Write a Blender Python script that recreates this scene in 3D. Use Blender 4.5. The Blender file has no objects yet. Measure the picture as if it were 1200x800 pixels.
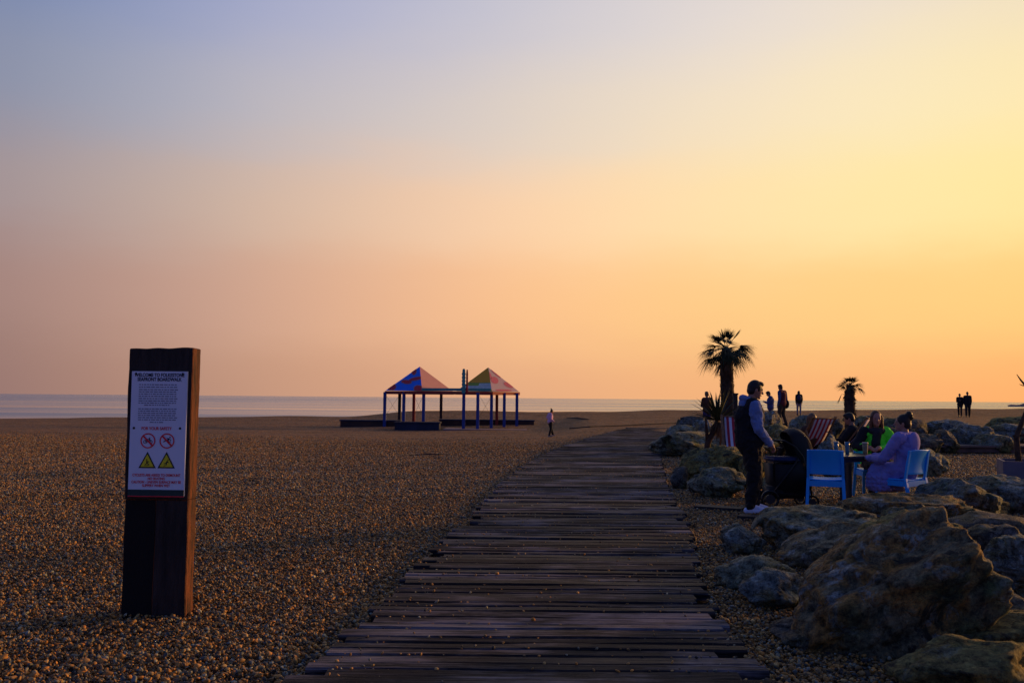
import bpy, bmesh, math, random
import numpy as np
from mathutils import Vector, Matrix, noise, Euler

R = math.radians
random.seed(7); rng = np.random.default_rng(11)
scene = bpy.context.scene
COL = scene.collection

# ---------------------------------------------------------------- camera
F = 1050.0                      # focal length in photo pixels (photo 1200 x 800)
CAMH = 1.54
cam_d = bpy.data.cameras.new('camera'); cam_d.sensor_width = 36; cam_d.lens = F / 1200 * 36
cam_d.clip_start = 0.1; cam_d.clip_end = 30000
cam = bpy.data.objects.new('camera', cam_d); COL.objects.link(cam)
PITCH = math.atan(66 / F); ROLL = R(0.48)
cam.matrix_world = Matrix.Translation((0, 0, CAMH)) @ Matrix.Rotation(R(90) + PITCH, 4, 'X') @ Matrix.Rotation(ROLL, 4, 'Z')
scene.camera = cam
CR = cam.matrix_world.to_3x3()
def ray(px, py):
    return (CR @ Vector(((px - 600) / F, (400 - py) / F, -1))).normalized()
def G(px, py, z=0.0):           # point on the level z seen at a photo pixel
    d = ray(px, py); t = (z - CAMH) / d.z
    return Vector((d.x * t, d.y * t, z))
def D(px, py, y):               # point at distance y seen at a photo pixel
    d = ray(px, py); t = y / d.y
    return Vector((d.x * t, y, CAMH + d.z * t))

# ---------------------------------------------------------------- light
SUN_AZ, SUN_EL = 62.0, 8.0
scene.view_settings.view_transform = 'Standard'; scene.view_settings.look = 'None'
scene.view_settings.gamma = 1; scene.view_settings.exposure = 0.0
scene.view_settings.use_curve_mapping = False
sd = bpy.data.lights.new('sun', 'SUN'); sd.energy = 3.0; sd.angle = R(6.0); sd.color = (1, .50, .16)
sun = bpy.data.objects.new('sun', sd); COL.objects.link(sun)
sdir = Vector((math.sin(R(SUN_AZ)) * math.cos(R(SUN_EL)), math.cos(R(SUN_AZ)) * math.cos(R(SUN_EL)), math.sin(R(SUN_EL))))
sun.rotation_euler = sdir.to_track_quat('Z', 'Y').to_euler()

def lin(c):
    return tuple(((v / 255) / 12.92 if v / 255 <= .04045 else ((v / 255 + .055) / 1.055) ** 2.4) for v in c)
world = bpy.data.worlds.new('World'); scene.world = world; world.use_nodes = True
wt = world.node_tree; wt.nodes.clear()
def wn(t, **k):
    n = wt.nodes.new(t)
    for a, b in k.items(): setattr(n, a, b)
    return n
def wm(op, a, b=None, c=None):
    n = wn('ShaderNodeMath', operation=op)
    for i, v in enumerate((a, b, c)):
        if v is None: continue
        if isinstance(v, (int, float)): n.inputs[i].default_value = v
        else: wt.links.new(v, n.inputs[i])
    return n.outputs[0]
tc = wn('ShaderNodeTexCoord'); sep = wn('ShaderNodeSeparateXYZ')
nrm = wn('ShaderNodeVectorMath', operation='NORMALIZE')
wt.links.new(tc.outputs['Generated'], nrm.inputs[0]); wt.links.new(nrm.outputs[0], sep.inputs[0])
az = wm('ARCTAN2', sep.outputs[0], sep.outputs[1])
az01 = wm('MULTIPLY_ADD', az, 1 / (2 * math.pi), 0.5)
el = wm('MULTIPLY', wm('ARCSINE', sep.outputs[2]), 180 / math.pi)
el = wm('MAXIMUM', el, -1.0)
# soft warp so the gradient has faint streaks of thin cloud
mp = wn('ShaderNodeMapping'); mp.inputs['Scale'].default_value = (2.2, 2.2, 8)
wt.links.new(nrm.outputs[0], mp.inputs[0])
nz = wn('ShaderNodeTexNoise'); nz.inputs['Scale'].default_value = 2.2; nz.inputs['Detail'].default_value = 4; nz.inputs['Roughness'].default_value = .55
wt.links.new(mp.outputs[0], nz.inputs['Vector'])
el = wm('ADD', el, wm('MULTIPLY', wm('SUBTRACT', nz.outputs[0], .5), 2.6))
SKY_AZ = [-180, -100, -58, -29.7, -15.9, 0, 15.9, 29.3, 60, 105, 180]
SKY = [  # elevation, colour (sRGB 0-255) at each azimuth above
 (0,  [(56,92,164), (104,102,140), (116,94,106), (152,119,113), (199,152,128), (234,175,135), (252,183,122), (255,175,111), (262,176,88), (150,108,106), (56,92,164)]),
 (6,  [(50,90,172), (102,104,148), (122,102,114), (166,131,123), (208,165,146), (261,197,143), (256,207,131), (256,208,128), (268,200,96), (140,112,118), (50,90,172)]),
 (12, [(46,88,176), (96,102,154), (120,108,124), (165,150,154), (211,183,163), (262,213,172), (259,232,171), (257,236,164), (270,224,126), (128,114,134), (46,88,176)]),
 (18, [(40,82,168), (86,98,156), (108,108,138), (141,149,171), (194,188,193), (231,213,196), (257,234,194), (258,239,178), (262,228,154), (110,110,138), (40,82,168)]),
 (25, [(36,78,162), (76,92,154), (92,106,146), (116,137,179), (172,176,210), (208,205,215), (245,232,222), (250,232,202), (240,220,184), (94,104,142), (36,78,162)]),
 (45, [(30,62,130), (48,68,138), (62,82,142), (82,100,152), (98,114,162), (114,126,166), (126,132,164), (132,134,158), (130,126,144), (64,78,132), (30,62,130)]),
 (85, [(48,76,140), (50,78,142), (54,80,142), (58,84,144), (60,86,146), (62,88,146), (62,88,144), (62,86,142), (64,84,136), (54,76,136), (48,76,140)]),
]
SIG = [3.2, 3.2, 3.2, 3.4, 6, 14, 26]
num = None; den = None
for (e0, cols), sg in zip(SKY, SIG):
    cr = wn('ShaderNodeValToRGB'); cr.color_ramp.interpolation = 'B_SPLINE'
    els = cr.color_ramp.elements
    while len(els) > 1: els.remove(els[0])
    for i, (a, c) in enumerate(zip(SKY_AZ, cols)):
        e = els[0] if i == 0 else els.new((a + 180) / 360)
        e.position = (a + 180) / 360; l = lin(c); e.color = (l[0] / 2, l[1] / 2, l[2] / 2, 1)
    wt.links.new(az01, cr.inputs[0])
    q = wm('DIVIDE', wm('SUBTRACT', el, float(e0)), sg)
    w = wm('ADD', wm('EXPONENT', wm('MULTIPLY', wm('MULTIPLY', q, q), -1.0)), 1e-6)
    sc = wn('ShaderNodeVectorMath', operation='SCALE'); wt.links.new(cr.outputs[0], sc.inputs[0]); wt.links.new(w, sc.inputs['Scale'])
    if num is None: num, den = sc.outputs[0], w
    else:
        ad = wn('ShaderNodeVectorMath', operation='ADD'); wt.links.new(num, ad.inputs[0]); wt.links.new(sc.outputs[0], ad.inputs[1])
        num, den = ad.outputs[0], wm('ADD', den, w)
dv = wn('ShaderNodeVectorMath', operation='SCALE'); wt.links.new(num, dv.inputs[0]); wt.links.new(wm('DIVIDE', 2.0, den), dv.inputs['Scale'])
# a physical sky under it gives the air its real falloff round the low sun
sky = wn('ShaderNodeTexSky', sky_type='NISHITA'); sky.sun_disc = False
sky.sun_elevation = R(SUN_EL); sky.sun_rotation = R(SUN_AZ); sky.dust_density = 2
bg1 = wn('ShaderNodeBackground'); bg1.inputs[1].default_value = 0.96; wt.links.new(dv.outputs[0], bg1.inputs[0])
bg2 = wn('ShaderNodeBackground'); bg2.inputs[1].default_value = 0.006; wt.links.new(sky.outputs[0], bg2.inputs[0])
ash = wn('ShaderNodeAddShader'); wt.links.new(bg1.outputs[0], ash.inputs[0]); wt.links.new(bg2.outputs[0], ash.inputs[1])
wo = wn('ShaderNodeOutputWorld'); wt.links.new(ash.outputs[0], wo.inputs[0])

# ---------------------------------------------------------------- helpers
def obj(name, me, mat=None, parent=None, smooth=False):
    if isinstance(me, bmesh.types.BMesh):
        bm = me; me = bpy.data.meshes.new(name)
        bmesh.ops.recalc_face_normals(bm, faces=bm.faces[:])
        bm.to_mesh(me); bm.free()
    o = bpy.data.objects.new(name, me); COL.objects.link(o)
    if mat is not None:
        for m in (mat if isinstance(mat, (list, tuple)) else [mat]): me.materials.append(m)
    if parent is not None: o.parent = parent
    if smooth: me.polygons.foreach_set('use_smooth', [True] * len(me.polygons))
    return o
def tag(o, label, cat, group=None):
    o['label'] = label; o['category'] = cat
    if group: o['group'] = group
    return o
def thing(name, label, cat, loc=(0, 0, 0), rz=0.0, group=None):
    o = bpy.data.objects.new(name, None); o.empty_display_size = .2; COL.objects.link(o)
    o.location = loc; o.rotation_euler = (0, 0, rz)
    return tag(o, label, cat, group)
def struct(o, kind='structure'):
    o['kind'] = kind; return o
def box(bm, x0, x1, y0, y1, z0, z1, M=None, mi=0):
    vs = [Vector((x, y, z)) for z in (z0, z1) for y in (y0, y1) for x in (x0, x1)]
    if M is not None: vs = [M @ v for v in vs]
    v = [bm.verts.new(p) for p in vs]
    for f in ((0, 2, 3, 1), (4, 5, 7, 6), (0, 1, 5, 4), (2, 6, 7, 3), (0, 4, 6, 2), (1, 3, 7, 5)):
        fc = bm.faces.new([v[i] for i in f]); fc.material_index = mi
def beam(bm, a, b, w, h, up=Vector((0, 0, 1)), mi=0):
    a, b = Vector(a), Vector(b); d = (b - a); L = d.length; d.normalize()
    s = d.cross(up)
    if s.length < 1e-4: s = d.cross(Vector((0, 1, 0)))
    s.normalize(); u = s.cross(d).normalized()
    M = Matrix((( s.x, d.x, u.x, a.x), (s.y, d.y, u.y, a.y), (s.z, d.z, u.z, a.z), (0, 0, 0, 1)))
    box(bm, -w / 2, w / 2, 0, L, -h / 2, h / 2, M, mi)
def tube(bm, pts, rad, seg=8, caps=True, mi=0):
    pts = [Vector(p) for p in pts]; n = len(pts)
    if isinstance(rad, (int, float)): rad = [rad] * n
    rings = []
    ref = None
    for i, p in enumerate(pts):
        t = (pts[min(i + 1, n - 1)] - pts[max(i - 1, 0)]).normalized()
        if ref is None: ref = t.orthogonal().normalized()
        ref = (ref - t * ref.dot(t)).normalized(); b = t.cross(ref)
        rings.append([bm.verts.new(p + (ref * math.cos(k * 2 * math.pi / seg) + b * math.sin(k * 2 * math.pi / seg)) * rad[i]) for k in range(seg)])
    for a, b in zip(rings, rings[1:]):
        for k in range(seg):
            f = bm.faces.new((a[k], a[(k + 1) % seg], b[(k + 1) % seg], b[k])); f.material_index = mi; f.smooth = True
    if caps:
        bm.faces.new(rings[0][::-1]).material_index = mi; bm.faces.new(rings[-1]).material_index = mi
def ell(bm, c, r, M=None, seg=14):
    T = Matrix.Translation(c) @ (M.to_4x4() if M is not None else Matrix.Identity(4)) @ Matrix.Diagonal((r[0], r[1], r[2], 1))
    bmesh.ops.create_uvsphere(bm, u_segments=seg, v_segments=max(6, seg * 2 // 3), radius=1, matrix=T)
def cone(bm, a, b, ra, rb, seg=12):
    """closed round-ended tapered limb"""
    a, b = Vector(a), Vector(b); d = b - a; L = d.length
    if L < 1e-5: ell(bm, a, (ra,) * 3, seg=seg); return
    d.normalize(); pts = []; rad = []
    for k in range(4):
        t = math.sin(math.pi / 2 * k / 4); pts.append(a - d * ra * (1 - t) ); rad.append(max(ra * math.sqrt(max(0, 1 - (1 - t) ** 2)), ra * .08))
    for k in range(5):
        t = k / 4; pts.append(a.lerp(b, t)); rad.append(ra + (rb - ra) * t)
    for k in range(3, -1, -1):
        t = math.sin(math.pi / 2 * k / 4); pts.append(b + d * rb * (1 - t)); rad.append(max(rb * math.sqrt(max(0, 1 - (1 - t) ** 2)), rb * .08))
    tube(bm, pts, rad, seg)

def mat(name, c1, c2=None, scale=8.0, rough=.8, bump=0.0, bscale=None, metal=0.0, stretch=(1, 1, 1), spec=.4, detail=5, sheen=0):
    m = bpy.data.materials.new(name); m.use_nodes = True; nt = m.node_tree; b = nt.nodes['Principled BSDF']
    b.inputs['Roughness'].default_value = rough; b.inputs['Metallic'].default_value = metal
    b.inputs['Specular IOR Level'].default_value = spec
    if sheen: b.inputs['Sheen Weight'].default_value = sheen
    if c2 is None: c2 = tuple(v * .78 for v in c1)
    t = nt.nodes.new('ShaderNodeTexCoord'); mpn = nt.nodes.new('ShaderNodeMapping'); mpn.inputs['Scale'].default_value = stretch
    nt.links.new(t.outputs['Object'], mpn.inputs[0])
    n = nt.nodes.new('ShaderNodeTexNoise'); n.inputs['Scale'].default_value = scale; n.inputs['Detail'].default_value = detail
    nt.links.new(mpn.outputs[0], n.inputs['Vector'])
    r = nt.nodes.new('ShaderNodeValToRGB'); r.color_ramp.elements[0].position = .32; r.color_ramp.elements[1].position = .68
    r.color_ramp.elements[0].color = (*c2, 1); r.color_ramp.elements[1].color = (*c1, 1)
    nt.links.new(n.outputs[0], r.inputs[0]); nt.links.new(r.outputs[0], b.inputs['Base Color'])
    if bump:
        n2 = nt.nodes.new('ShaderNodeTexNoise'); n2.inputs['Scale'].default_value = bscale or scale * 3; n2.inputs['Detail'].default_value = 6
        nt.links.new(mpn.outputs[0], n2.inputs['Vector'])
        bp = nt.nodes.new('ShaderNodeBump'); bp.inputs['Strength'].default_value = 1; bp.inputs['Distance'].default_value = bump
        nt.links.new(n2.outputs[0], bp.inputs['Height']); nt.links.new(bp.outputs[0], b.inputs['Normal'])
    return m

# ---------------------------------------------------------------- terrain
KY = [14, 22, 30, 38, 48, 56, 66, 75, 85, 110, 150, 400]
KX = {   # photo column -> height at the distances above
 -600: [0, -.03, -.06, -.1, -.2, -.32, -.48, -.62, -.95, -2.2, -5, -9],
 0:    [.0, .0, -.03, -.08, -.2, -.32, -.45, -.55, -.9, -2.2, -5, -9],
 200:  [0, 0, -.04, -.1, -.25, -.36, -.36, -.30, -.7, -2.1, -5, -9],
 400:  [0, -.02, -.08, -.2, -.4, -.5, -.36, -.12, -.5, -2, -5, -9],
 500:  [0, -.02, -.08, -.18, -.4, -.5, -.1, .42, .1, -2, -5, -9],
 620:  [0, 0, -.05, -.15, -.32, -.45, .0, .40, .1, -2, -5, -9],
 700:  [0, 0, 0, -.02, 0, .08, .25, .48, .15, -2, -5, -9],
 790:  [0, 0, 0, 0, .05, .2, .4, .6, .25, -2, -5, -9],
 870:  [0, .05, .22, .42, .45, .5, .55, .68, .35, -2, -5, -9],
 1000: [0, .06, .26, .5, .55, .55, .6, .76, .4, -2, -5, -9],
 1150: [0, .04, .12, .25, .36, .4, .46, .98, .7, -2, -5, -9],
 1260: [0, .04, .12, .25, .36, .4, .5, 1.1, .8, -2, -5, -9],
 2200: [0, .04, .12, .25, .36, .4, .6, 1.3, 1, -2, -5, -9],
}
KA = np.array([(p - 600) / F for p in KX]); KT = np.array(list(KX.values())); KYn = np.array(KY, float)
def Hn(x, y):
    x = np.asarray(x, float); y = np.asarray(y, float)
    a = np.clip(x / np.maximum(y, 8), KA[0], KA[-1]); yy = np.clip(y, KYn[0], KYn[-1])
    i = np.clip(np.searchsorted(KA, a) - 1, 0, len(KA) - 2); t = (a - KA[i]) / (KA[i + 1] - KA[i]); t = t * t * (3 - 2 * t)
    j = np.clip(np.searchsorted(KYn, yy) - 1, 0, len(KYn) - 2); u = (yy - KYn[j]) / (KYn[j + 1] - KYn[j])
    u = np.where(yy < 60, u, u * u * (3 - 2 * u) * .5 + u * .5)
    h = (KT[i, j] * (1 - t) + KT[i + 1, j] * t) * (1 - u) + (KT[i, j + 1] * (1 - t) + KT[i + 1, j + 1] * t) * u
    w = np.clip((y - 16) / 20, 0, 1)
    h = h + w * (0.022 * np.sin(x * .35 + y * .12) + .018 * np.sin(x * .8 - y * .3 + 1.3) + .012 * np.sin(y * .7 + x * .4))
    left = np.clip((-x - .45 * np.maximum(y, 0) * .2 - 1.2) / 2, 0, 1)
    h = h + left * np.clip(1 - y / 40, 0, 1) * .016 * (np.sin(x * 1.9 + .9 * y + np.sin(y * .8)) + np.sin(y * 2.6 - x * 1.4 + np.sin(x)))
    return h
def H(x, y): return float(Hn(x, y))
def GT(px, py):                 # ground point seen at a photo pixel
    d = ray(px, py); t = 2.0
    while t < 300:
        p = (d.x * t, d.y * t, CAMH + d.z * t)
        if p[2] <= H(p[0], p[1]): break
        t += .05
    return Vector((p[0], p[1], H(p[0], p[1])))
def AT(px, y):                  # ground point in a photo column at distance y
    p = D(px, 470, y); return Vector((p.x, y, H(p.x, y)))

def grid_mesh(name, xs, ys, fn):
    X, Y = np.meshgrid(xs, ys); Z = fn(X, Y); n, m = X.shape
    co = np.stack([X, Y, Z], -1).reshape(-1, 3)
    idx = np.arange(n * m).reshape(n, m)
    q = np.stack([idx[:-1, :-1], idx[:-1, 1:], idx[1:, 1:], idx[1:, :-1]], -1).reshape(-1, 4)
    me = bpy.data.meshes.new(name); me.from_pydata(co.tolist(), [], q.tolist()); me.update()
    return me
xs = np.concatenate([np.arange(-500, -70, 15), np.arange(-70, 70.1, .6), np.arange(85, 501, 15)])
ys = np.concatenate([np.arange(-80, 0, 5), np.arange(0, 40, .4), np.arange(40, 120, 1), np.arange(120, 421, 12)])
SINK = .03
ground_me = grid_mesh('beach', xs, ys, lambda x, y: Hn(x, y) - np.where(y < 26, SINK, SINK * np.clip((34 - y) / 8, 0, 1)))

def shingle_mat():
    m = bpy.data.materials.new('shingle_ground'); m.use_nodes = True; nt = m.node_tree; b = nt.nodes['Principled BSDF']
    b.inputs['Roughness'].default_value = .9; b.inputs['Specular IOR Level'].default_value = .2
    t = nt.nodes.new('ShaderNodeTexCoord')
    def vor(s):
        v = nt.nodes.new('ShaderNodeTexVoronoi'); v.inputs['Scale'].default_value = s; nt.links.new(t.outputs['Object'], v.inputs['Vector']); return v
    v = vor(17); v2 = vor(4.2)
    r = nt.nodes.new('ShaderNodeValToRGB'); cr = r.color_ramp; cr.interpolation = 'CONSTANT'
    pal = [(0, (.07, .045, .03)), (.14, (.30, .14, .055)), (.34, (.17, .10, .06)), (.5, (.36, .20, .09)), (.64, (.13, .12, .13)), (.76, (.24, .13, .07)), (.86, (.34, .30, .27)), (.92, (.40, .17, .05))]; pal = [(p, (c[0], c[1] * 1.0, c[2] * .8)) for p, c in pal]
    cr.elements.remove(cr.elements[1]); cr.elements[0].color = (*pal[0][1], 1)
    for p, c in pal[1:]: e = cr.elements.new(p); e.color = (*c, 1)
    sp = nt.nodes.new('ShaderNodeSeparateColor'); nt.links.new(v.outputs['Color'], sp.inputs[0]); nt.links.new(sp.outputs[0], r.inputs[0])
    mx = nt.nodes.new('ShaderNodeMix'); mx.data_type = 'RGBA'; mx.blend_type = 'MULTIPLY'; mx.inputs['Factor'].default_value = .75
    r2 = nt.nodes.new('ShaderNodeMapRange'); sp2 = nt.nodes.new('ShaderNodeSeparateColor'); nt.links.new(v2.outputs['Color'], sp2.inputs[0])
    n = nt.nodes.new('ShaderNodeTexNoise'); n.inputs['Scale'].default_value = .35; n.inputs['Detail'].default_value = 8; nt.links.new(t.outputs['Object'], n.inputs['Vector'])
    ad = nt.nodes.new('ShaderNodeMath'); ad.operation = 'MULTIPLY_ADD'; ad.inputs[1].default_value = .45; nt.links.new(sp2.outputs[1], ad.inputs[0]); nt.links.new(n.outputs[0], ad.inputs[2])
    nt.links.new(ad.outputs[0], r2.inputs[0]); r2.inputs[1].default_value = .4; r2.inputs[2].default_value = 1.0; r2.inputs[3].default_value = .55; r2.inputs[4].default_value = 1.35
    cb = nt.nodes.new('ShaderNodeCombineColor')
    for i in range(3): nt.links.new(r2.outputs[0], cb.inputs[i])
    nt.links.new(r.outputs[0], mx.inputs['A']); nt.links.new(cb.outputs[0], mx.inputs['B']); nt.links.new(mx.outputs['Result'], b.inputs['Base Color'])
    bp = nt.nodes.new('ShaderNodeBump'); bp.invert = True; bp.inputs['Distance'].default_value = .05; bp.inputs['Strength'].default_value = 1
    sm = nt.nodes.new('ShaderNodeMath'); sm.operation = 'MULTIPLY_ADD'; sm.inputs[1].default_value = 1.5
    nt.links.new(v2.outputs['Distance'], sm.inputs[0]); nt.links.new(v.outputs['Distance'], sm.inputs[2])
    nt.links.new(sm.outputs[0], bp.inputs['Height']); nt.links.new(bp.outputs[0], b.inputs['Normal'])
    return m
struct(obj('beach', ground_me, shingle_mat(), smooth=True))

# sea
sm = bpy.data.materials.new('sea_water'); sm.use_nodes = True; nt = sm.node_tree; b = nt.nodes['Principled BSDF']
b.inputs['Base Color'].default_value = (.16, .22, .30, 1); b.inputs['Roughness'].default_value = .22; b.inputs['IOR'].default_value = 1.33
t = nt.nodes.new('ShaderNodeTexCoord'); mpn = nt.nodes.new('ShaderNodeMapping'); mpn.inputs['Scale'].default_value = (.02, .10, 1)
nt.links.new(t.outputs['Object'], mpn.inputs[0])
n = nt.nodes.new('ShaderNodeTexNoise'); n.inputs['Scale'].default_value = 1; n.inputs['Detail'].default_value = 9; n.inputs['Roughness'].default_value = .6
nt.links.new(mpn.outputs[0], n.inputs['Vector'])
bp = nt.nodes.new('ShaderNodeBump'); bp.inputs['Strength'].default_value = 1
sy = nt.nodes.new('ShaderNodeSeparateXYZ'); nt.links.new(t.outputs['Object'], sy.inputs[0])
dm = nt.nodes.new('ShaderNodeMapRange'); dm.inputs[1].default_value = 160; dm.inputs[2].default_value = 1100; dm.inputs[3].default_value = .12; dm.inputs[4].default_value = 2.2
nt.links.new(sy.outputs[1], dm.inputs[0]); nt.links.new(dm.outputs[0], bp.inputs['Distance'])
nt.links.new(n.outputs[0], bp.inputs['Height']); nt.links.new(bp.outputs[0], b.inputs['Normal'])
n3 = nt.nodes.new('ShaderNodeTexNoise'); n3.inputs['Scale'].default_value = .35; n3.inputs['Detail'].default_value = 4
mp3 = nt.nodes.new('ShaderNodeMapping'); mp3.inputs['Scale'].default_value = (.004, .05, 1); nt.links.new(t.outputs['Object'], mp3.inputs[0]); nt.links.new(mp3.outputs[0], n3.inputs['Vector'])
mr = nt.nodes.new('ShaderNodeMapRange'); mr.inputs[1].default_value = .35; mr.inputs[2].default_value = .65; mr.inputs[3].default_value = .08; mr.inputs[4].default_value = .34
nt.links.new(n3.outputs[0], mr.inputs[0]); nt.links.new(mr.outputs[0], b.inputs['Roughness'])
bm = bmesh.new()
vs = [bm.verts.new(p) for p in ((-14000, 60, -3), (14000, 60, -3), (14000, 24000, -3), (-14000, 24000, -3))]; bm.faces.new(vs)
struct(obj('sea', bm, sm))
# headland low on the right horizon
bm = bmesh.new(); prof = []
for i in range(25):
    u = i / 24; h = 6.5 * (math.sin(math.pi * min(u * 1.5, 1) / 2) ** 1.3) + .6 * math.sin(i * 1.7)
    prof.append((D(1181 + 110 * u, 472, 900).x, max(h, .2)))
for yy in (900, 1000):
    for x, h in prof: bm.verts.new((x * yy / 900, yy, -3.2)); bm.verts.new((x * yy / 900, yy, -2 + h))
bm.verts.ensure_lookup_table(); N = len(prof) * 2
for i in range(0, N - 2, 2):
    V = bm.verts
    bm.faces.new((V[i], V[i + 2], V[i + 3], V[i + 1])); bm.faces.new((V[N + i], V[N + i + 1], V[N + i + 3], V[N + i + 2])); bm.faces.new((V[i + 1], V[i + 3], V[N + i + 3], V[N + i + 1]))
struct(obj('hills', bm, mat('hazed_headland_rock', (.55, .36, .24), (.48, .32, .22), .05)))  # pale warm base colour carries the distance haze

# ---------------------------------------------------------------- boardwalk
ZB = .055
Lpx = [(283, 832), (334, 795), (429, 722), (508, 640), (549, 608), (587, 565), (616, 543), (645, 528), (688, 513), (722, 504), (736, 501.5)]
Rpx = [(905, 800), (892, 783), (873, 759), (853, 737), (834, 703), (817, 668), (811, 625), (800, 600), (781, 568), (776, 547), (774, 533), (778, 518), (784, 504), (788, 501)]
def edge(pts):
    w = sorted([(G(px, py, ZB).y, G(px, py, ZB).x) for px, py in pts]); return np.array([a for a, _ in w]), np.array([b_ for _, b_ in w])
LY, LX = edge(Lpx); RY, RX = edge(Rpx)
def bw_left(y): return float(np.interp(y, LY, LX))
def bw_right(y): return float(np.interp(y, RY, RX))
verts = []; faces = []; cols = []
yy = 3.2; planks = []
while yy < 46.5:
    pw = random.choice((random.uniform(.09, .13), random.uniform(.12, .17), random.uniform(.14, .19))); gap = random.choice((random.uniform(.005, .014), random.uniform(.012, .028)))
    ym = yy + pw / 2
    x0 = bw_left(ym) + random.uniform(-.04, .05); x1 = bw_right(ym) + random.uniform(-.04, .04)
    if random.random() < .12: x0 += random.uniform(.06, .16)
    if random.random() < .15: x1 -= random.uniform(.06, .2)
    planks.append((x0, x1, yy, yy + pw)); yy += pw + gap
for (x0, x1, y0, y1) in planks:
    dz = random.uniform(-.008, .008); tl = random.uniform(-.004, .004); sk = random.uniform(-.012, .012); c = random.random(); c2 = random.random()
    nseg = 26; base = len(verts)
    for k in range(nseg + 1):
        u = k / nseg; x = x0 + (x1 - x0) * u; w = .007 * noise.noise((x * 1.1, y0 * 7, c * 9)); jy = .012 * noise.noise((x * 2.2, y0 * 3, 5)) + .004 * noise.noise((x * 14, y0 * 9, 2))
        for (y, z, fy) in ((y0 + .006, ZB - .055, 0), (y0, ZB - .012, 0), (y0 + .012, ZB, 0), (y1 - .012, ZB + tl, 0), (y1, ZB - .012, 0), (y1 - .006, ZB - .055, 0)):
            verts.append((x, y + sk * (u - .5) * 2 + jy, z + dz + w)); cols.append((c, c2, u, 1))
    for k in range(nseg):
        a = base + k * 6
        for j in range(5): faces.append((a + j, a + j + 6, a + j + 7, a + j + 1))
    faces.append(tuple(base + j for j in range(6))); faces.append(tuple(base + nseg * 6 + j for j in range(5, -1, -1)))
me = bpy.data.meshes.new('boardwalk'); me.from_pydata(verts, [], faces); me.update()
ca = me.color_attributes.new('plank', 'FLOAT_COLOR', 'POINT'); ca.data.foreach_set('color', np.array(cols, 'f').ravel())
wm_ = bpy.data.materials.new('weathered_planks'); wm_.use_nodes = True; nt = wm_.node_tree; b = nt.nodes['Principled BSDF']
at = nt.nodes.new('ShaderNodeAttribute'); at.attribute_name = 'plank'; sp = nt.nodes.new('ShaderNodeSeparateColor'); nt.links.new(at.outputs['Color'], sp.inputs[0])
t = nt.nodes.new('ShaderNodeTexCoord')
def nnoise(scale, st, det=6, ro=.6):
    m_ = nt.nodes.new('ShaderNodeMapping'); m_.inputs['Scale'].default_value = st; nt.links.new(t.outputs['Object'], m_.inputs[0])
    n_ = nt.nodes.new('ShaderNodeTexNoise'); n_.inputs['Scale'].default_value = scale; n_.inputs['Detail'].default_value = det; n_.inputs['Roughness'].default_value = ro
    nt.links.new(m_.outputs[0], n_.inputs['Vector']); return n_.outputs[0]
g1 = nnoise(1, (2.2, 38, 38)); g2 = nnoise(1, (.9, 1.6, 1), 4); g3 = nnoise(1, (10, 170, 60), 3)
g4 = nnoise(1, (5, 7, 5), 6, .7)
def mth(op, a, b_, c_=None):
    n_ = nt.nodes.new('ShaderNodeMath'); n_.operation = op
    for i, v in enumerate((a, b_, c_)):
        if v is None: continue
        if isinstance(v, (int, float)): n_.inputs[i].default_value = v
        else: nt.links.new(v, n_.inputs[i])
    return n_.outputs[0]
g5 = nnoise(1, (.55, 5.5, 1), 5, .6)
fac = mth('ADD', mth('MULTIPLY_ADD', g1, 1.1, -.30), mth('ADD', mth('MULTIPLY', sp.outputs[0], .42), mth('ADD', mth('MULTIPLY', g2, .75), mth('MULTIPLY', g5, .60))))
fac = mth('ADD', fac, mth('MULTIPLY', g4, .3))
r = nt.nodes.new('ShaderNodeValToRGB'); cr = r.color_ramp
mrf = nt.nodes.new('ShaderNodeMapRange'); mrf.inputs[1].default_value = 0; mrf.inputs[2].default_value = 1.95; nt.links.new(fac, mrf.inputs[0])
cr.elements[0].position = .46; cr.elements[0].color = (.006, .007, .009, 1); cr.elements[1].position = .76; cr.elements[1].color = (.215, .190, .205, 1); e = cr.elements.new(.60); e.color = (.023, .023, .027, 1)
nt.links.new(mrf.outputs[0], r.inputs[0])
st1 = nnoise(1, (.75, 1.5, 1), 5, .62); st2 = nnoise(1, (3.0, 16, 1), 5, .65)
smk = nt.nodes.new('ShaderNodeMapRange'); smk.inputs[1].default_value = .455; smk.inputs[2].default_value = .545; smk.inputs[3].default_value = 0; smk.inputs[4].default_value = .9
nt.links.new(mth('ADD', mth('MULTIPLY', st1, .72), mth('ADD', mth('MULTIPLY', st2, .20), mth('MULTIPLY', sp.outputs[1], .08))), smk.inputs[0])
smx = nt.nodes.new('ShaderNodeMix'); smx.data_type = 'RGBA'; smx.inputs['B'].default_value = (.010, .009, .011, 1)
nt.links.new(smk.outputs[0], smx.inputs['Factor']); nt.links.new(r.outputs[0], smx.inputs['A']); nt.links.new(smx.outputs['Result'], b.inputs['Base Color'])
rr = nt.nodes.new('ShaderNodeMapRange'); rr.inputs[1].default_value = .35; rr.inputs[2].default_value = .7; rr.inputs[3].default_value = .90; rr.inputs[4].default_value = .60
nt.links.new(mth('ADD', mth('MULTIPLY', g2, .7), mth('MULTIPLY', sp.outputs[1], .3)), rr.inputs[0]); nt.links.new(rr.outputs[0], b.inputs['Roughness'])
b.inputs['Specular IOR Level'].default_value = .18
bp = nt.nodes.new('ShaderNodeBump'); bp.inputs['Distance'].default_value = .026
nt.links.new(mth('ADD', mth('MULTIPLY', g1, 1.0), mth('MULTIPLY', g3, .4)), bp.inputs['Height']); nt.links.new(bp.outputs[0], b.inputs['Normal'])
struct(obj('boardwalk', me, wm_))
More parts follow.
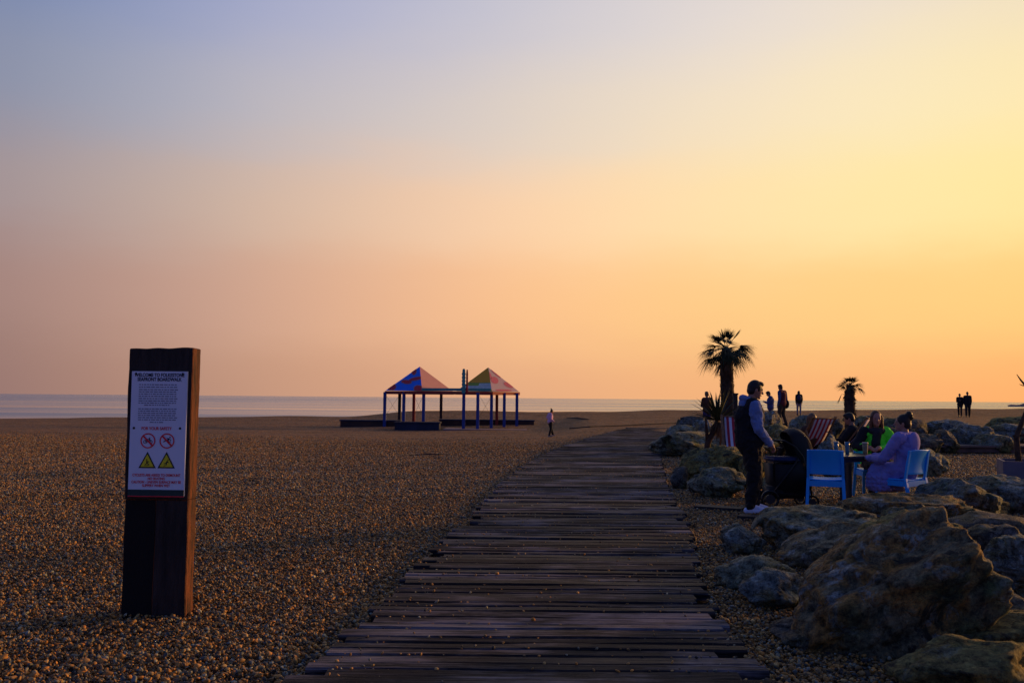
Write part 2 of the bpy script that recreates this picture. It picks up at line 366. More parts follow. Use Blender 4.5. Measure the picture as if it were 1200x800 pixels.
M_wood_dark = mat('dark_old_timber', (.05, .038, .032), (.018, .014, .013), 3, .8, .004, 30, stretch=(1, 1, 1))
# far timber edging of the path, side deck
bm = bmesh.new()
pe = [GT(p, q) for p, q in ((668, 502.5), (690, 500.5), (720, 499.5), (760, 497.5), (800, 495.8), (830, 495))]
for a, c in zip(pe, pe[1:]): beam(bm, a + Vector((0, 0, .0)), c + Vector((0, 0, .0)), .16, .12)
tag(obj('timber_edging', bm, M_wood_dark), 'long thin dark timber edging lying across shingle beyond far end of boardwalk', 'edging')
bm = bmesh.new()
a, c = GT(1062, 530), GT(1262, 530)
for k in range(9):
    off = Vector((0, .24 * k, 0)); beam(bm, a + off + Vector((0, 0, .17)), c + off + Vector((0, 0, .17)), .22, .05)
beam(bm, a + Vector((0, .02, .07)), c + Vector((0, .02, .07)), .06, .13)
struct(obj('side_path', bm, mat('side_path_wood', (.14, .10, .09), (.07, .055, .055), 3, .8)))
for (p, q, lb) in (((816, 594), (871, 597.5), 'flat dark timber sleeper set in the shingle just behind the white trainers'), ((866, 605.5), (905, 608), 'short dark timber sleeper in the shingle in front of the white trainers')):
    bm = bmesh.new(); a, c = G(*p, .01), G(*q, .01); beam(bm, a, c, .24, .06); tag(obj('timber_sleeper', bm, M_wood_dark), lb, 'sleeper', 'sleepers by the standing man')

# ---------------------------------------------------------------- rocks
def rock_mat(name, base, stain, grey, green=None, dens=1.0):
    m = bpy.data.materials.new(name); m.use_nodes = True; nt = m.node_tree; b = nt.nodes['Principled BSDF']
    b.inputs['Roughness'].default_value = .82; b.inputs['Specular IOR Level'].default_value = .35
    t = nt.nodes.new('ShaderNodeTexCoord')
    def nz(s, det=8, ro=.6, dis=0, st=(1, 1, 1)):
        mm = nt.nodes.new('ShaderNodeMapping'); mm.inputs['Scale'].default_value = st; nt.links.new(t.outputs['Object'], mm.inputs[0])
        n = nt.nodes.new('ShaderNodeTexNoise'); n.inputs['Scale'].default_value = s; n.inputs['Detail'].default_value = det; n.inputs['Roughness'].default_value = ro
        n.inputs['Distortion'].default_value = dis; nt.links.new(mm.outputs[0], n.inputs['Vector']); return n.outputs[0]
    def ramp(f, lo, hi):
        r = nt.nodes.new('ShaderNodeMapRange'); r.inputs[1].default_value = lo; r.inputs[2].default_value = hi; nt.links.new(f, r.inputs[0]); return r.outputs[0]
    def mix(f, a, bcol, mode='MIX'):
        x = nt.nodes.new('ShaderNodeMix'); x.data_type = 'RGBA'; x.blend_type = mode
        if isinstance(f, float): x.inputs['Factor'].default_value = f
        else: nt.links.new(f, x.inputs['Factor'])
        for k, v in (('A', a), ('B', bcol)):
            if isinstance(v, tuple): x.inputs[k].default_value = (*v, 1)
            else: nt.links.new(v, x.inputs[k])
        return x.outputs['Result']
    c = mix(ramp(nz(3.2, 9, .68, .8), .46, .56), base, stain)
    c = mix(ramp(nz(4.5, 10, .72, .5), .54, .60), c, grey)
    c = mix(ramp(nz(2.1, 8, .7, 1.0), .55, .60), c, (.055, .05, .035))
    if green: c = mix(ramp(nz(1.6, 6, .6), .48, .66), c, green)
    c = mix(1.0, c, mix(ramp(nz(42, 6, .8), .40, .60), (.62, .60, .58), (1.35, 1.33, 1.3)), 'MULTIPLY')
    c = mix(1.0, c, mix(ramp(nz(11, 9, .78), .38, .62), (.20, .19, .17), (1.7, 1.6, 1.45)), 'MULTIPLY')
    nt.links.new(c, b.inputs['Base Color'])
    v = nt.nodes.new('ShaderNodeTexVoronoi'); v.feature = 'DISTANCE_TO_EDGE'; v.inputs['Scale'].default_value = 3.2
    dn = nt.nodes.new('ShaderNodeVectorMath'); dn.operation = 'ADD'
    nn = nt.nodes.new('ShaderNodeTexNoise'); nn.inputs['Scale'].default_value = 2; nn.inputs['Detail'].default_value = 4
    nt.links.new(t.outputs['Object'], nn.inputs['Vector']); nt.links.new(t.outputs['Object'], dn.inputs[0]); nt.links.new(nn.outputs['Color'], dn.inputs[1]); nt.links.new(dn.outputs[0], v.inputs['Vector'])
    s = nt.nodes.new('ShaderNodeMath'); s.operation = 'MULTIPLY_ADD'; s.inputs[1].default_value = .22
    nt.links.new(ramp(v.outputs['Distance'], 0, .05), s.inputs[0]); nt.links.new(nz(8, 12, .80), s.inputs[2])
    bp = nt.nodes.new('ShaderNodeBump'); bp.inputs['Distance'].default_value = .13; nt.links.new(s.outputs[0], bp.inputs['Height']); nt.links.new(bp.outputs[0], b.inputs['Normal'])
    return m
RM = {
 'brown': rock_mat('ochre_brown_rock', (.30, .28, .17), (.46, .26, .07), (.40, .46, .46), (.13, .18, .07)),
 'green': rock_mat('green_grey_rock', (.29, .34, .26), (.40, .34, .16), (.42, .50, .48), (.12, .19, .07)),
 'grey': rock_mat('blue_grey_rock', (.25, .31, .31), (.28, .25, .13), (.44, .53, .53), (.15, .22, .11)),
 'olive': rock_mat('olive_rock', (.30, .29, .11), (.42, .32, .08), (.24, .27, .19), (.12, .17, .05)),
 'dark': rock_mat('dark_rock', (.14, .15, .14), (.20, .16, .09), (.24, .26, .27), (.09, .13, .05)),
}
SLAB = ((0, .35), (.07, .78), (.2, .95), (.5, 1), (.8, .93), (.94, .8), (1, .4))
def rock(px0, px1, yt, d, kind, label, seed, yb=None, depth=None, sub=4, lay=0.0, cuts=12, yaw=0.0, zb=None, prof=None, under=0.0, tip=0.0, stretch=(1, 1, 1), lump=1.5):
    cx = (px0 + px1) / 2; W = (px1 - px0) / F * (d - .22 * (depth or 0)) * (1.0 if tip else 1.30 if d > 24 else 1.12)
    if d > 24 and prof is None: prof = SLAB
    c = D(cx, 470, d); ztop = D(cx, yt, d).z; zg = H(c.x, d)
    if zb is None: zb = min(zg - .08, D(cx, yb, d - .3).z if yb else 9)
    else: zb = D(cx, yb, d).z
    Hh = ztop - zb; dp = depth or W * .8
    rs = random.Random(seed); bm = bmesh.new(); bmesh.ops.create_icosphere(bm, subdivisions=sub, radius=1)
    pl = []
    for k in range(cuts):
        n = Vector((rs.uniform(-1, 1), rs.uniform(-1, 1), rs.uniform(-.7, 1))).normalized(); pl.append((n, rs.uniform(.56, .86)))
    off = Vector((rs.uniform(0, 99), rs.uniform(0, 99), rs.uniform(0, 99)))
    for v in bm.verts:
        n = v.co.normalized(); rad = 1.0
        for pn, pd in pl:
            t = n.dot(pn)
            if t > .05:
                q = pd / t
                if q < rad + .05: h = max(0, .05 - abs(rad - q)) / .05; rad = min(rad, q) - h * h * .05 * .25
        p = n * rad
        # big lumps, ridged cracks, layered bedding
        f1 = noise.fractal(p * 1.3 + off, 1.0, 2.1, 4); rid = 1 - abs(noise.noise(p * 2.1 + off * 1.7)) * 2
        rid2 = 1 - abs(noise.noise(p * 5 + off)) * 2
        f2 = noise.fractal(p * 2.6 + off * 2, .9, 2.0, 3); dd, _ = noise.voronoi(p * lump + off + Vector((f1, f2, f1)) * .25); vc = min(dd[1] - dd[0], .35) / .35; dd2, _ = noise.voronoi(p * lump * 2.4 + off * 3 + Vector((f2, f1, f2)) * .3); vc2 = min(dd2[1] - dd2[0], .3) / .3
        p *= .91 + .12 * f1 + .06 * f2 + .135 * vc ** .5 + .045 * vc2 ** .5 + .028 * noise.fractal(p * 7 + off, .8, 2.2, 5)
        if lay:
            s = p.z * 7 + .6 * noise.noise(p * 1.5 + off); fr = s - math.floor(s); p *= 1 - lay * (max(0, fr - .7) / .3) ** 2
        v.co = p
    rot = Matrix.Rotation(yaw or rs.uniform(-.5, .5), 3, 'Z')
    for v in bm.verts: v.co = rot @ v.co
    if tip:
        rt = Matrix.Rotation(-tip, 3, 'Y')
        for v in bm.verts: v.co = rt @ Vector((v.co.x * stretch[0], v.co.y * stretch[1], v.co.z * stretch[2]))
        zc = min(v.co.z for v in bm.verts) * .62
        for v in bm.verts: v.co.z = max(v.co.z, zc + .08 * (v.co.z - zc))
    lo = Vector([min(v.co[i] for v in bm.verts) for i in range(3)]); hi = Vector([max(v.co[i] for v in bm.verts) for i in range(3)])
    S = (W, dp, Hh)
    for v in bm.verts: v.co = Vector([((v.co[i] - lo[i]) / (hi[i] - lo[i]) - (.5 if i < 2 else 0)) * S[i] for i in range(3)])
    if prof:
        NB = 24; mx = [1e-3] * (NB + 1)
        for v in bm.verts: k_ = min(NB, max(0, int((v.co.x / W + .5) * NB))); mx[k_] = max(mx[k_], v.co.z)
        for v in bm.verts:
            u = min(1, max(0, v.co.x / W + .5)); f_ = u * NB; k_ = min(NB - 1, int(f_)); m_ = mx[k_] * (1 - f_ + k_) + mx[k_ + 1] * (f_ - k_)
            v.co.z *= min(1.25, (Hh * float(np.interp(u, [a[0] for a in prof], [a[1] for a in prof])) / max(m_, Hh * .3)) * .8 + .2)
        zm = max(v.co.z for v in bm.verts)
        for v in bm.verts: v.co.z *= Hh / zm
    if under:
        for v in bm.verts: v.co.x -= under * W * (1 - v.co.z / Hh) * max(0, v.co.x / W)
    o = obj('boulder', bm, RM[kind], smooth=True); o.location = (c.x, d, zb); tag(o, label, 'rock', 'boulders edging the beach terrace')
    return o
rock(902, 1158, 590, 6.0, 'brown', 'largest ochre brown boulder in the right foreground', 101, depth=1.45, sub=6, cuts=11, lump=1.7, tip=R(35), stretch=(1.75, 1, .88), yaw=.12)
rock(964, 1142, 576, 10.1, 'brown', 'long low brown slab directly in front of the blue chairs', 2, depth=1.0, sub=5, lay=.06, prof=SLAB)
rock(888, 1032, 592, 9.5, 'green', 'pale flat-topped grey-green slab beside the feet of the standing man', 3, depth=1.1, sub=5, prof=SLAB)
rock(914, 1036, 606, 8.5, 'brown', 'dark brown wedge-shaped boulder tucked left behind the largest boulder', 4, depth=.9, sub=5, prof=((0, .3), (.2, .6), (.5, .85), (.8, 1), (1, .8)))
rock(846, 896, 614, 9.2, 'grey', 'small squared bluish block at the outer left tip of the foreground rocks', 5, depth=.5, sub=5, cuts=14)
rock(841, 928, 648, 7.6, 'green', 'pale green rounded rock nearest the boardwalk edge, behind a bluish one', 6, depth=.7, sub=5)
rock(867, 948, 666, 6.95, 'grey', 'bluish grey mottled rock just left of the largest boulder', 7, depth=.6, sub=5)
rock(1030, 1088, 589, 8.7, 'green', 'small rounded grey rock peeping over the top left of the largest boulder', 8, depth=.5, sub=5)
rock(1069, 1174, 559, 12.0, 'grey', 'broad blue-green boulder right of the occupied blue chair', 9, depth=1.3, sub=5)
rock(1140, 1225, 557, 12.8, 'grey', 'light flat-topped boulder in front of the square planter', 10, depth=1.3, sub=5, prof=SLAB)
rock(1153, 1235, 626, 7.3, 'grey', 'layered grey boulder cut by the right edge of the picture', 11, depth=1.1, sub=5, lay=.14)
rock(1098, 1245, 712, 5.6, 'olive', 'smooth olive brown boulder low in the right corner', 12, depth=.8, sub=5, cuts=6)
rock(1045, 1235, 748, 4.85, 'olive', 'dark olive rock at the very bottom right corner', 13, depth=.6, sub=5, cuts=6)
rock(905, 975, 722, 5.9, 'dark', 'dark low rock wedged under the left foot of the largest boulder', 14, depth=.6, sub=5)
rock(1000, 1110, 598, 7.9, 'olive', 'olive brown rock filling the gap just behind the top of the largest boulder', 51, depth=.9, sub=5)
rock(1125, 1215, 612, 8.3, 'dark', 'filler rock coloured dark for the shaded gap between the largest boulder and the layered grey one', 52, depth=.9, sub=5)  # added filler; its dark colour stands in for shade between the boulders
rock(1130, 1200, 690, 6.4, 'dark', 'low filler rock coloured dark for the shade under the right flank of the largest boulder', 53, depth=.7, sub=5)  # added filler, coloured dark to give the black shade below the boulder
rock(1090, 1230, 600, 9.2, 'dark', 'filler rock coloured dark for the shaded gap behind the largest boulder', 15, depth=1.2, sub=4)  # added rock, coloured dark in place of the shadow lying there
rock(810, 871, 546, 14.4, 'green', 'mossy green rounded rock left of the standing man', 16, depth=.8, sub=5)
rock(799, 892, 521, 16.2, 'olive', 'long olive topped slab behind the mossy green rock', 17, depth=1.1, sub=5, cuts=7, prof=SLAB)
rock(785, 806, 546, 15.6, 'dark', 'small dark rock at the boardwalk edge left of the olive slab', 18, depth=.4)
rock(769, 842, 505, 24.8, 'green', 'large sloping grey-green boulder at the far right edge of the boardwalk', 19, depth=1.8, sub=5)
rock(783, 813, 494, 28, 'green', 'pale green boulder capping the far rocks beside the boardwalk', 20, depth=1.2)
rock(793, 827, 486.5, 33, 'dark', 'low dark rock farthest along the boardwalk side', 21, depth=1.2)
rock(811, 838, 489, 29.5, 'grey', 'whitish rock under the person in a brown coat', 22, depth=1)
rock(889, 948, 496, 24, 'olive', 'broad olive boulder behind the black pushchair hood', 23, depth=1.6)
rock(890, 914, 480.5, 29, 'grey', 'pale pointed boulder in front of the boy in blue', 24, depth=1.0)
rock(926, 957, 485.5, 30, 'green', 'green-grey boulder left of the striped deckchair top', 25, depth=1)
rock(948, 1003, 508, 17, 'grey', 'light blue-grey boulder behind the glasses on the table', 26, depth=.9, sub=5)
rock(1000, 1050, 486, 31, 'green', 'flat grey-green boulder at the foot of the small palm', 27, depth=1.5)
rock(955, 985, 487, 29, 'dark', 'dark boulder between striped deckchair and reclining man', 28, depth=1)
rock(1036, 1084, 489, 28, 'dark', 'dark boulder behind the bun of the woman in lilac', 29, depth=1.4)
rock(1077, 1131, 490, 29, 'grey', 'flat grey boulder at the left of the far right rock row', 30, depth=1.5)
rock(1090, 1118, 503, 25.5, 'dark', 'dark block low in the rock row right of the lilac coat', 31, depth=1)
rock(1110, 1155, 496, 27, 'grey', 'rounded grey boulder in the middle of the far right rock row', 32, depth=1.4)
rock(1143, 1180, 508, 26, 'green', 'low green boulder in front of the far right rock row', 33, depth=1)
rock(1152, 1215, 495, 28, 'grey', 'long pale topped boulder near the right end of the far row', 34, depth=1.4)
rock(1159, 1230, 487, 31, 'olive', 'mossy long boulder topmost at the right end of the far row', 35, depth=1.2)
rock(1072, 1098, 506, 24.6, 'dark', 'dark boulder beside the lilac hood of the seated woman', 36, depth=1)
rock(1020, 1060, 500, 26, 'dark', 'dark boulder behind the woman in the green jacket', 37, depth=1)
rock(1078, 1111, 525, 18.4, 'green', 'round upright grey-green boulder just behind the occupied blue chair', 38, depth=.7, sub=5, cuts=7)
rock(868, 897, 530, 15.4, 'olive', 'small olive rock hidden behind the legs of the standing man', 39, depth=.6)
rock(893, 925, 552, 14.3, 'olive', 'low olive rock seen under the pushchair handle', 40, depth=.5)
rock(852, 893, 505, 22, 'dark', 'dark rock behind the pale striped deckchair', 41, depth=1)

# ---------------------------------------------------------------- shingle pebbles (stuff)
def base_ico(sub):
    bm = bmesh.new(); bmesh.ops.create_icosphere(bm, subdivisions=sub, radius=1)
    co = np.array([v.co[:] for v in bm.verts]); fs = np.array([[v.index for v in f.verts] for f in bm.faces]); bm.free(); return co, fs
PAL = np.array([1.0, 1.12, .90]) * np.array([(.46,.20,.055),(.34,.17,.065),(.22,.12,.06),(.50,.28,.11),(.12,.075,.05),(.13,.125,.125),(.08,.078,.08),(.24,.235,.235),(.42,.36,.29),(.60,.23,.05),(.05,.04,.036),(.30,.25,.19)])
PW = np.array([17,14,13,11,10,5,5,4,3,8,8,5.]); PW /= PW.sum()
def pebbles(name, P, size, sub):
    n = len(P); co, fs = base_ico(sub); nv = len(co)
    A = rng.normal(size=(n, 4)); A[:, 1:3] *= .35; A /= np.linalg.norm(A, axis=1)[:, None]
    w, x, y, z = A[:, 0], A[:, 1], A[:, 2], A[:, 3]
    Rm = np.stack([1-2*(y*y+z*z), 2*(x*y-z*w), 2*(x*z+y*w), 2*(x*y+z*w), 1-2*(x*x+z*z), 2*(y*z-x*w), 2*(x*z-y*w), 2*(y*z+x*w), 1-2*(x*x+y*y)], -1).reshape(n, 3, 3)
    S = np.stack([size * rng.uniform(.85, 1.35, n), size * rng.uniform(.65, 1.0, n), size * rng.uniform(.35, .65, n)], -1)
    J = 1 + rng.uniform(-.22, .22, (n, nv, 1))
    V = np.einsum('nij,nvj->nvi', Rm, co[None] * J * S[:, None, :]) + P[:, None, :]
    FA = (fs[None] + (np.arange(n) * nv)[:, None, None]).reshape(-1, 3)
    me = bpy.data.meshes.new(name); me.vertices.add(n * nv); me.vertices.foreach_set('co', V.astype('f').ravel())
    nf = len(FA); me.loops.add(nf * 3); me.loops.foreach_set('vertex_index', FA.astype('i').ravel())
    me.polygons.add(nf); me.polygons.foreach_set('loop_start', (np.arange(nf) * 3).astype('i')); me.polygons.foreach_set('use_smooth', np.ones(nf, bool))
    me.update(calc_edges=True)
    c = PAL[rng.choice(len(PAL), n, p=PW)] * rng.uniform(.65, 1.35, (n, 1))
    C = np.concatenate([np.repeat(c, nv, 0), np.ones((n * nv, 1))], 1)
    a = me.color_attributes.new('tint', 'FLOAT_COLOR', 'POINT'); a.data.foreach_set('color', C.astype('f').ravel())
    return me
pm = bpy.data.materials.new('pebble_stone'); pm.use_nodes = True; nt = pm.node_tree; b = nt.nodes['Principled BSDF']
at = nt.nodes.new('ShaderNodeAttribute'); at.attribute_name = 'tint'; b.inputs['Roughness'].default_value = .62; b.inputs['Specular IOR Level'].default_value = .35
t = nt.nodes.new('ShaderNodeTexCoord'); n = nt.nodes.new('ShaderNodeTexNoise'); n.inputs['Scale'].default_value = 45; n.inputs['Detail'].default_value = 3; nt.links.new(t.outputs['Object'], n.inputs['Vector'])
mr = nt.nodes.new('ShaderNodeMapRange'); mr.inputs[1].default_value = .3; mr.inputs[2].default_value = .7; mr.inputs[3].default_value = .6; mr.inputs[4].default_value = 1.25; nt.links.new(n.outputs[0], mr.inputs[0])
vm = nt.nodes.new('ShaderNodeVectorMath'); vm.operation = 'SCALE'; nt.links.new(at.outputs['Color'], vm.inputs[0]); nt.links.new(mr.outputs[0], vm.inputs['Scale']); nt.links.new(vm.outputs[0], b.inputs['Base Color'])
def scatter(y0, y1, dens, smin, smax, sub):
    area = (y1 - y0) * (1.34 * y1 + 1.2); n = int(area * dens)
    y = rng.uniform(y0, y1, n); x = rng.uniform(-1, 1, n) * (.62 * y + .6) + y * .02
    xl = np.interp(y, LY, LX); xr = np.interp(y, RY, RX)
    keep = ((x < xl + .02) | (x > xr - .02)) & (rng.random(n) < np.clip((40 - y) / 20, 0, 1))
    x, y = x[keep], y[keep]; n = len(x); s = smin * (smax / smin) ** (rng.random(n) ** 1.9)
    z = Hn(x, y) + rng.uniform(-.03, .012, n) + np.clip(.5 * (.05 - np.minimum(np.abs(x - np.interp(y, LY, LX)), np.abs(x - np.interp(y, RY, RX)))), 0, .03)
    return np.stack([x, y, z], -1), s
allm = []
for args in ((3.0, 5.4, 3000, .0055, .023, 2), (5.4, 9, 2500, .006, .022, 1), (9, 14, 1800, .008, .022, 1), (14, 40, 620, .013, .029, 1)):
    P, s = scatter(*args); allm.append(obj('shingle', pebbles('shingle', P, s, args[5]), pm))
# loose stones lying on the planks, mostly in the gaps
P = []; S = []
for (x0, x1, y0, y1) in planks:
    if y0 > 22: break
    k = np.random.default_rng(int(y0 * 1000)).poisson(17)
    for _ in range(k):
        x = random.uniform(x0, x1); 
        if random.random() < .35: x = random.choice((x0 + abs(random.gauss(0, .25)), x1 - abs(random.gauss(0, .25))))
        y = y1 + random.gauss(.0, .012) if random.random() < .8 else random.uniform(y0, y1)
        r_ = random.uniform(.005, .013) * (1.5 if random.random() < .08 else 1); P.append((x, y, ZB + r_ * .4 - (.006 if abs(y - y1) < .02 else 0))); S.append(r_)
allm.append(obj('shingle', pebbles('shingle', np.array(P), np.array(S), 1), pm))
# join into one mass
main = allm[0]
bmj = None
with bpy.context.temp_override(active_object=main, selected_editable_objects=allm, selected_objects=allm, object=main):
    bpy.ops.object.join()
main['kind'] = 'stuff'; main['label'] = 'orange brown and grey flint shingle covering the beach'

for (p0, p1, p2, lb) in (((478, 534.5), (502, 533.2), (527, 533.6), 'thin dark driftwood stick on the open shingle left of the boardwalk'), ((664, 489.6), (676, 490.2), (690, 491.6), 'short dark driftwood stick on the far shingle bank beyond the running child')):
    a, b_, c = GT(*p0), GT(*p1), GT(*p2); bm = bmesh.new(); up_ = Vector((0, 0, .035)); tube(bm, [a + up_ * .6, b_ + up_, c + up_ * .6], [.006 * a.y / 20, .016 * a.y / 20, .007 * a.y / 20], 6)
    tag(obj('driftwood', bm, M_wood_dark), lb, 'driftwood', 'driftwood on the shingle')

# ---------------------------------------------------------------- sign post
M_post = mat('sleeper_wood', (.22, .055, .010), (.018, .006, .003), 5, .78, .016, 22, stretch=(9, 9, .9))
M_postf = mat('dark_front_wood', (.045, .032, .028), (.010, .008, .008), 4, .75, .016, 26, stretch=(5, 5, .7)); M_postb = mat('black_plank_wood', (.008, .006, .006), (.004, .004, .004), 3, .9, .006, 26, stretch=(5, 5, .7))
M_panel = mat('sign_white_face', (.78, .84, .95), (.74, .80, .92), 3, .55)
M_navy = mat('navy_print', (.015, .02, .05), rough=.7); M_red = mat('red_print', (.85, .03, .05), rough=.6)
M_yel = mat('yellow_print', (.85, .75, .02), (.8, .7, .02), rough=.6); M_blk = mat('black_print', (.01, .01, .01), rough=.6)
M_foot = mat('dark_green_print', (.02, .05, .045), rough=.6); M_screw = mat('steel_screw', (.06, .06, .07), rough=.4, metal=1)
fd = 6.37
pL = D(143, 470, fd).x; 
pc = G(185.5, 718)
post = thing('sign_post', 'tall dark square timber post carrying the white welcome board at left', 'sign post', (pc.x + .0, pc.y + .06, H(pc.x, pc.y)), R(-2))
PWd = .462; PH = 1.868
bm = bmesh.new()
for (x0, x1, z0, z1, y0) in ((-PWd / 2, -.006, -.2, .80, .012), (-.006, PWd / 2, -.2, .80, 0), (-PWd / 2, PWd / 2, .80, PH, 0)):
    box(bm, x0, x1, -.15 + y0, -.01, z0, z1)
bmesh.ops.bevel(bm, geom=[e for e in bm.edges], offset=.006, segments=1, affect='EDGES')
bmesh.ops.subdivide_edges(bm, edges=[e for e in bm.edges if e.calc_length() > .3], cuts=22, use_grid_fill=True)
for v in bm.verts:
    v.co += Vector((noise.noise(v.co * 3), noise.noise(v.co * 3 + Vector((5, 5, 5))), 0)) * .006 + Vector((noise.noise(v.co * 16), 0, 0)) * .003
    if v.co.z > PH - .02: v.co.z += .007 * noise.noise(v.co * 9) + .008 * v.co.x
bm.normal_update()
for f in bm.faces:
    c = f.calc_center_median(); f.material_index = 0 if abs(f.normal.y) < .8 else (2 if (c.x < -.006 and c.z < .8) else 1)  # front and back faces darker than the sides; lower left plank black
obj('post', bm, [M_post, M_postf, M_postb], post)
PANW, PZ0, PZ1 = .400, .828, 1.702
bm = bmesh.new(); PXO = -.002
box(bm, -PANW / 2 - PXO, PANW / 2 - PXO, -.166, -.152, PZ0, PZ1, mi=0)
panel = obj('sign_panel', bm, M_panel, post)
YF = -.1672
def flat_poly(bm, pts, y=YF, mi=0, th=.0006):
    f = bm.faces.new([bm.verts.new((p[0] - PXO, y, p[1])) for p in pts]); f.material_index = mi
    r_ = bmesh.ops.extrude_face_region(bm, geom=[f]); vs_ = [v for v in r_['geom'] if isinstance(v, bmesh.types.BMVert)]
    for v in vs_: v.co.y -= th
def text(body, size, cx, z, m, parent, weight=.0, name='lettering', sx=1.0):
    cu = bpy.data.curves.new(name, 'FONT'); cu.body = body; cu.size = size; cu.align_x = 'CENTER'; cu.offset = weight; cu.extrude = .0004
    o = bpy.data.objects.new(name, cu); COL.objects.link(o); cu.materials.append(m)
    me_ = bpy.data.meshes.new_from_object(o); bpy.data.objects.remove(o); o = bpy.data.objects.new(name, me_); COL.objects.link(o)
    o.rotation_euler = (R(90), 0, 0); o.location = (cx - PXO, YF - .0006, z); o.scale = (sx, 1, 1); o.parent = parent; return o
def vz(py): return PZ0 + (585.5 - py) / (585.5 - 437) * (PZ1 - PZ0)
bm = bmesh.new(); flat_poly(bm, [(-PANW / 2, PZ0), (PANW / 2, PZ0), (PANW / 2, vz(578)), (-PANW / 2, vz(578))]); flat_poly(bm, [(-PANW/2, PZ0-.006), (PANW/2, PZ0-.006), (PANW/2, PZ0+.001), (-PANW/2, PZ0+.001)], y=YF-.001, mi=1)
obj('footer_band', bm, [M_foot, M_red], panel)
text('WELCOME TO FOLKESTONE', .0345, 0, vz(443.4), M_navy, panel, .0009, 'heading', .80)
text('SEAFRONT BOARDWALK', .0345, 0, vz(448.6), M_navy, panel, .0009, 'heading', .80)
text('FOR YOUR SAFETY', .030, -.01, vz(507), M_red, panel, .0006, 'safety_heading', .85)
for i, s in enumerate(('CYCLISTS ARE ASKED TO DISMOUNT', 'NO SKATING', 'CAUTION - UNEVEN SURFACE MAY BE', 'SLIPPERY WHEN WET')):
    text(s, .0255, -.0, vz(562.2 + i * 4.1), M_red, panel, .0005, 'warning_lettering', .80)
# paragraph text too small to read: word-shaped strokes
rs = random.Random(4)
M_grey = mat('grey_print', (.14, .16, .24), rough=.7)
for para in ([453, 456, 459, 461.6, 464.3, 467, 469.7, 472.4, 475, 477.5], [482, 484.6, 487.2, 489.8, 492.4, 495, 498]):
    bm = bmesh.new()
    for py in para:
        w = {477.5: .095, 498: .05}.get(py, .135); x = -w - .01
        while x < w - .015:
            l = rs.uniform(.008, .03); l = min(l, w - x)
            flat_poly(bm, [(x, vz(py) - .0028), (x + l, vz(py) - .0028), (x + l, vz(py) + .0028), (x, vz(py) + .0028)]); x += l + .006
    obj('paragraph', bm, M_grey, panel)
def disc_icon(cx, cz, r_, kind):
    bm = bmesh.new(); N = 32
    for k in range(N):
        a, c = 2 * math.pi * k / N, 2 * math.pi * (k + 1) / N
        flat_poly(bm, [(cx + r_ * math.cos(a), cz + r_ * math.sin(a)), (cx + r_ * math.cos(c), cz + r_ * math.sin(c)), (cx + .84 * r_ * math.cos(c), cz + .84 * r_ * math.sin(c)), (cx + .84 * r_ * math.cos(a), cz + .84 * r_ * math.sin(a))], y=YF - .001)
    t = .08 * r_; q = .6 * r_
    flat_poly(bm, [(cx - q - t, cz + q - t), (cx - q + t, cz + q + t), (cx + q + t, cz - q + t), (cx + q - t, cz - q - t)], y=YF - .002)
    def bar(a, c, w):
        a, c = Vector((a[0], 0, a[1])) * r_, Vector((c[0], 0, c[1])) * r_; d = (c - a).normalized(); n_ = Vector((-d.z, 0, d.x)) * w * r_
        flat_poly(bm, [(cx + p.x, cz + p.z) for p in (a - n_, c - n_, c + n_, a + n_)], mi=1)
    if kind == 'bike':
        for ox in (-.36, .36):
            for k in range(10):
                a, c = 2 * math.pi * k / 10, 2 * math.pi * (k + 1) / 10
                bar((ox + .22 * math.cos(a), -.15 + .22 * math.sin(a)), (ox + .22 * math.cos(c), -.15 + .22 * math.sin(c)), .035)
        for a, c in (((-.36, -.15), (-.15, .2)), ((-.15, .2), (.22, .2)), ((.22, .2), (0, -.15)), ((0, -.15), (-.36, -.15)), ((0, -.15), (-.15, .2)), ((.36, -.15), (.18, .35)), ((.1, .37), (.3, .37))): bar(a, c, .04)
    else:
        for a, c, w in (((.05, .05), (.3, .3), .11), ((.05, .05), (-.25, .0), .07), ((-.25, 0), (-.5, -.15), .05), ((.05, .05), (.3, -.15), .07), ((.3, -.15), (.5, -.05), .05), ((.25, .25), (.55, .1), .05), ((.25, .3), (-.05, .35), .05)): bar(a, c, w)
        flat_poly(bm, [(cx + r_ * (.38 + .1 * math.cos(k * .785)), cz + r_ * (.45 + .1 * math.sin(k * .785))) for k in range(8)], mi=1)
    obj('prohibition_symbol', bm, [M_red, M_navy], panel)
sxp = PANW / 67.0
IX = (-.068, .068)
disc_icon(IX[0], vz(520), .0535, 'bike'); disc_icon(IX[1], vz(520), .0535, 'skate')
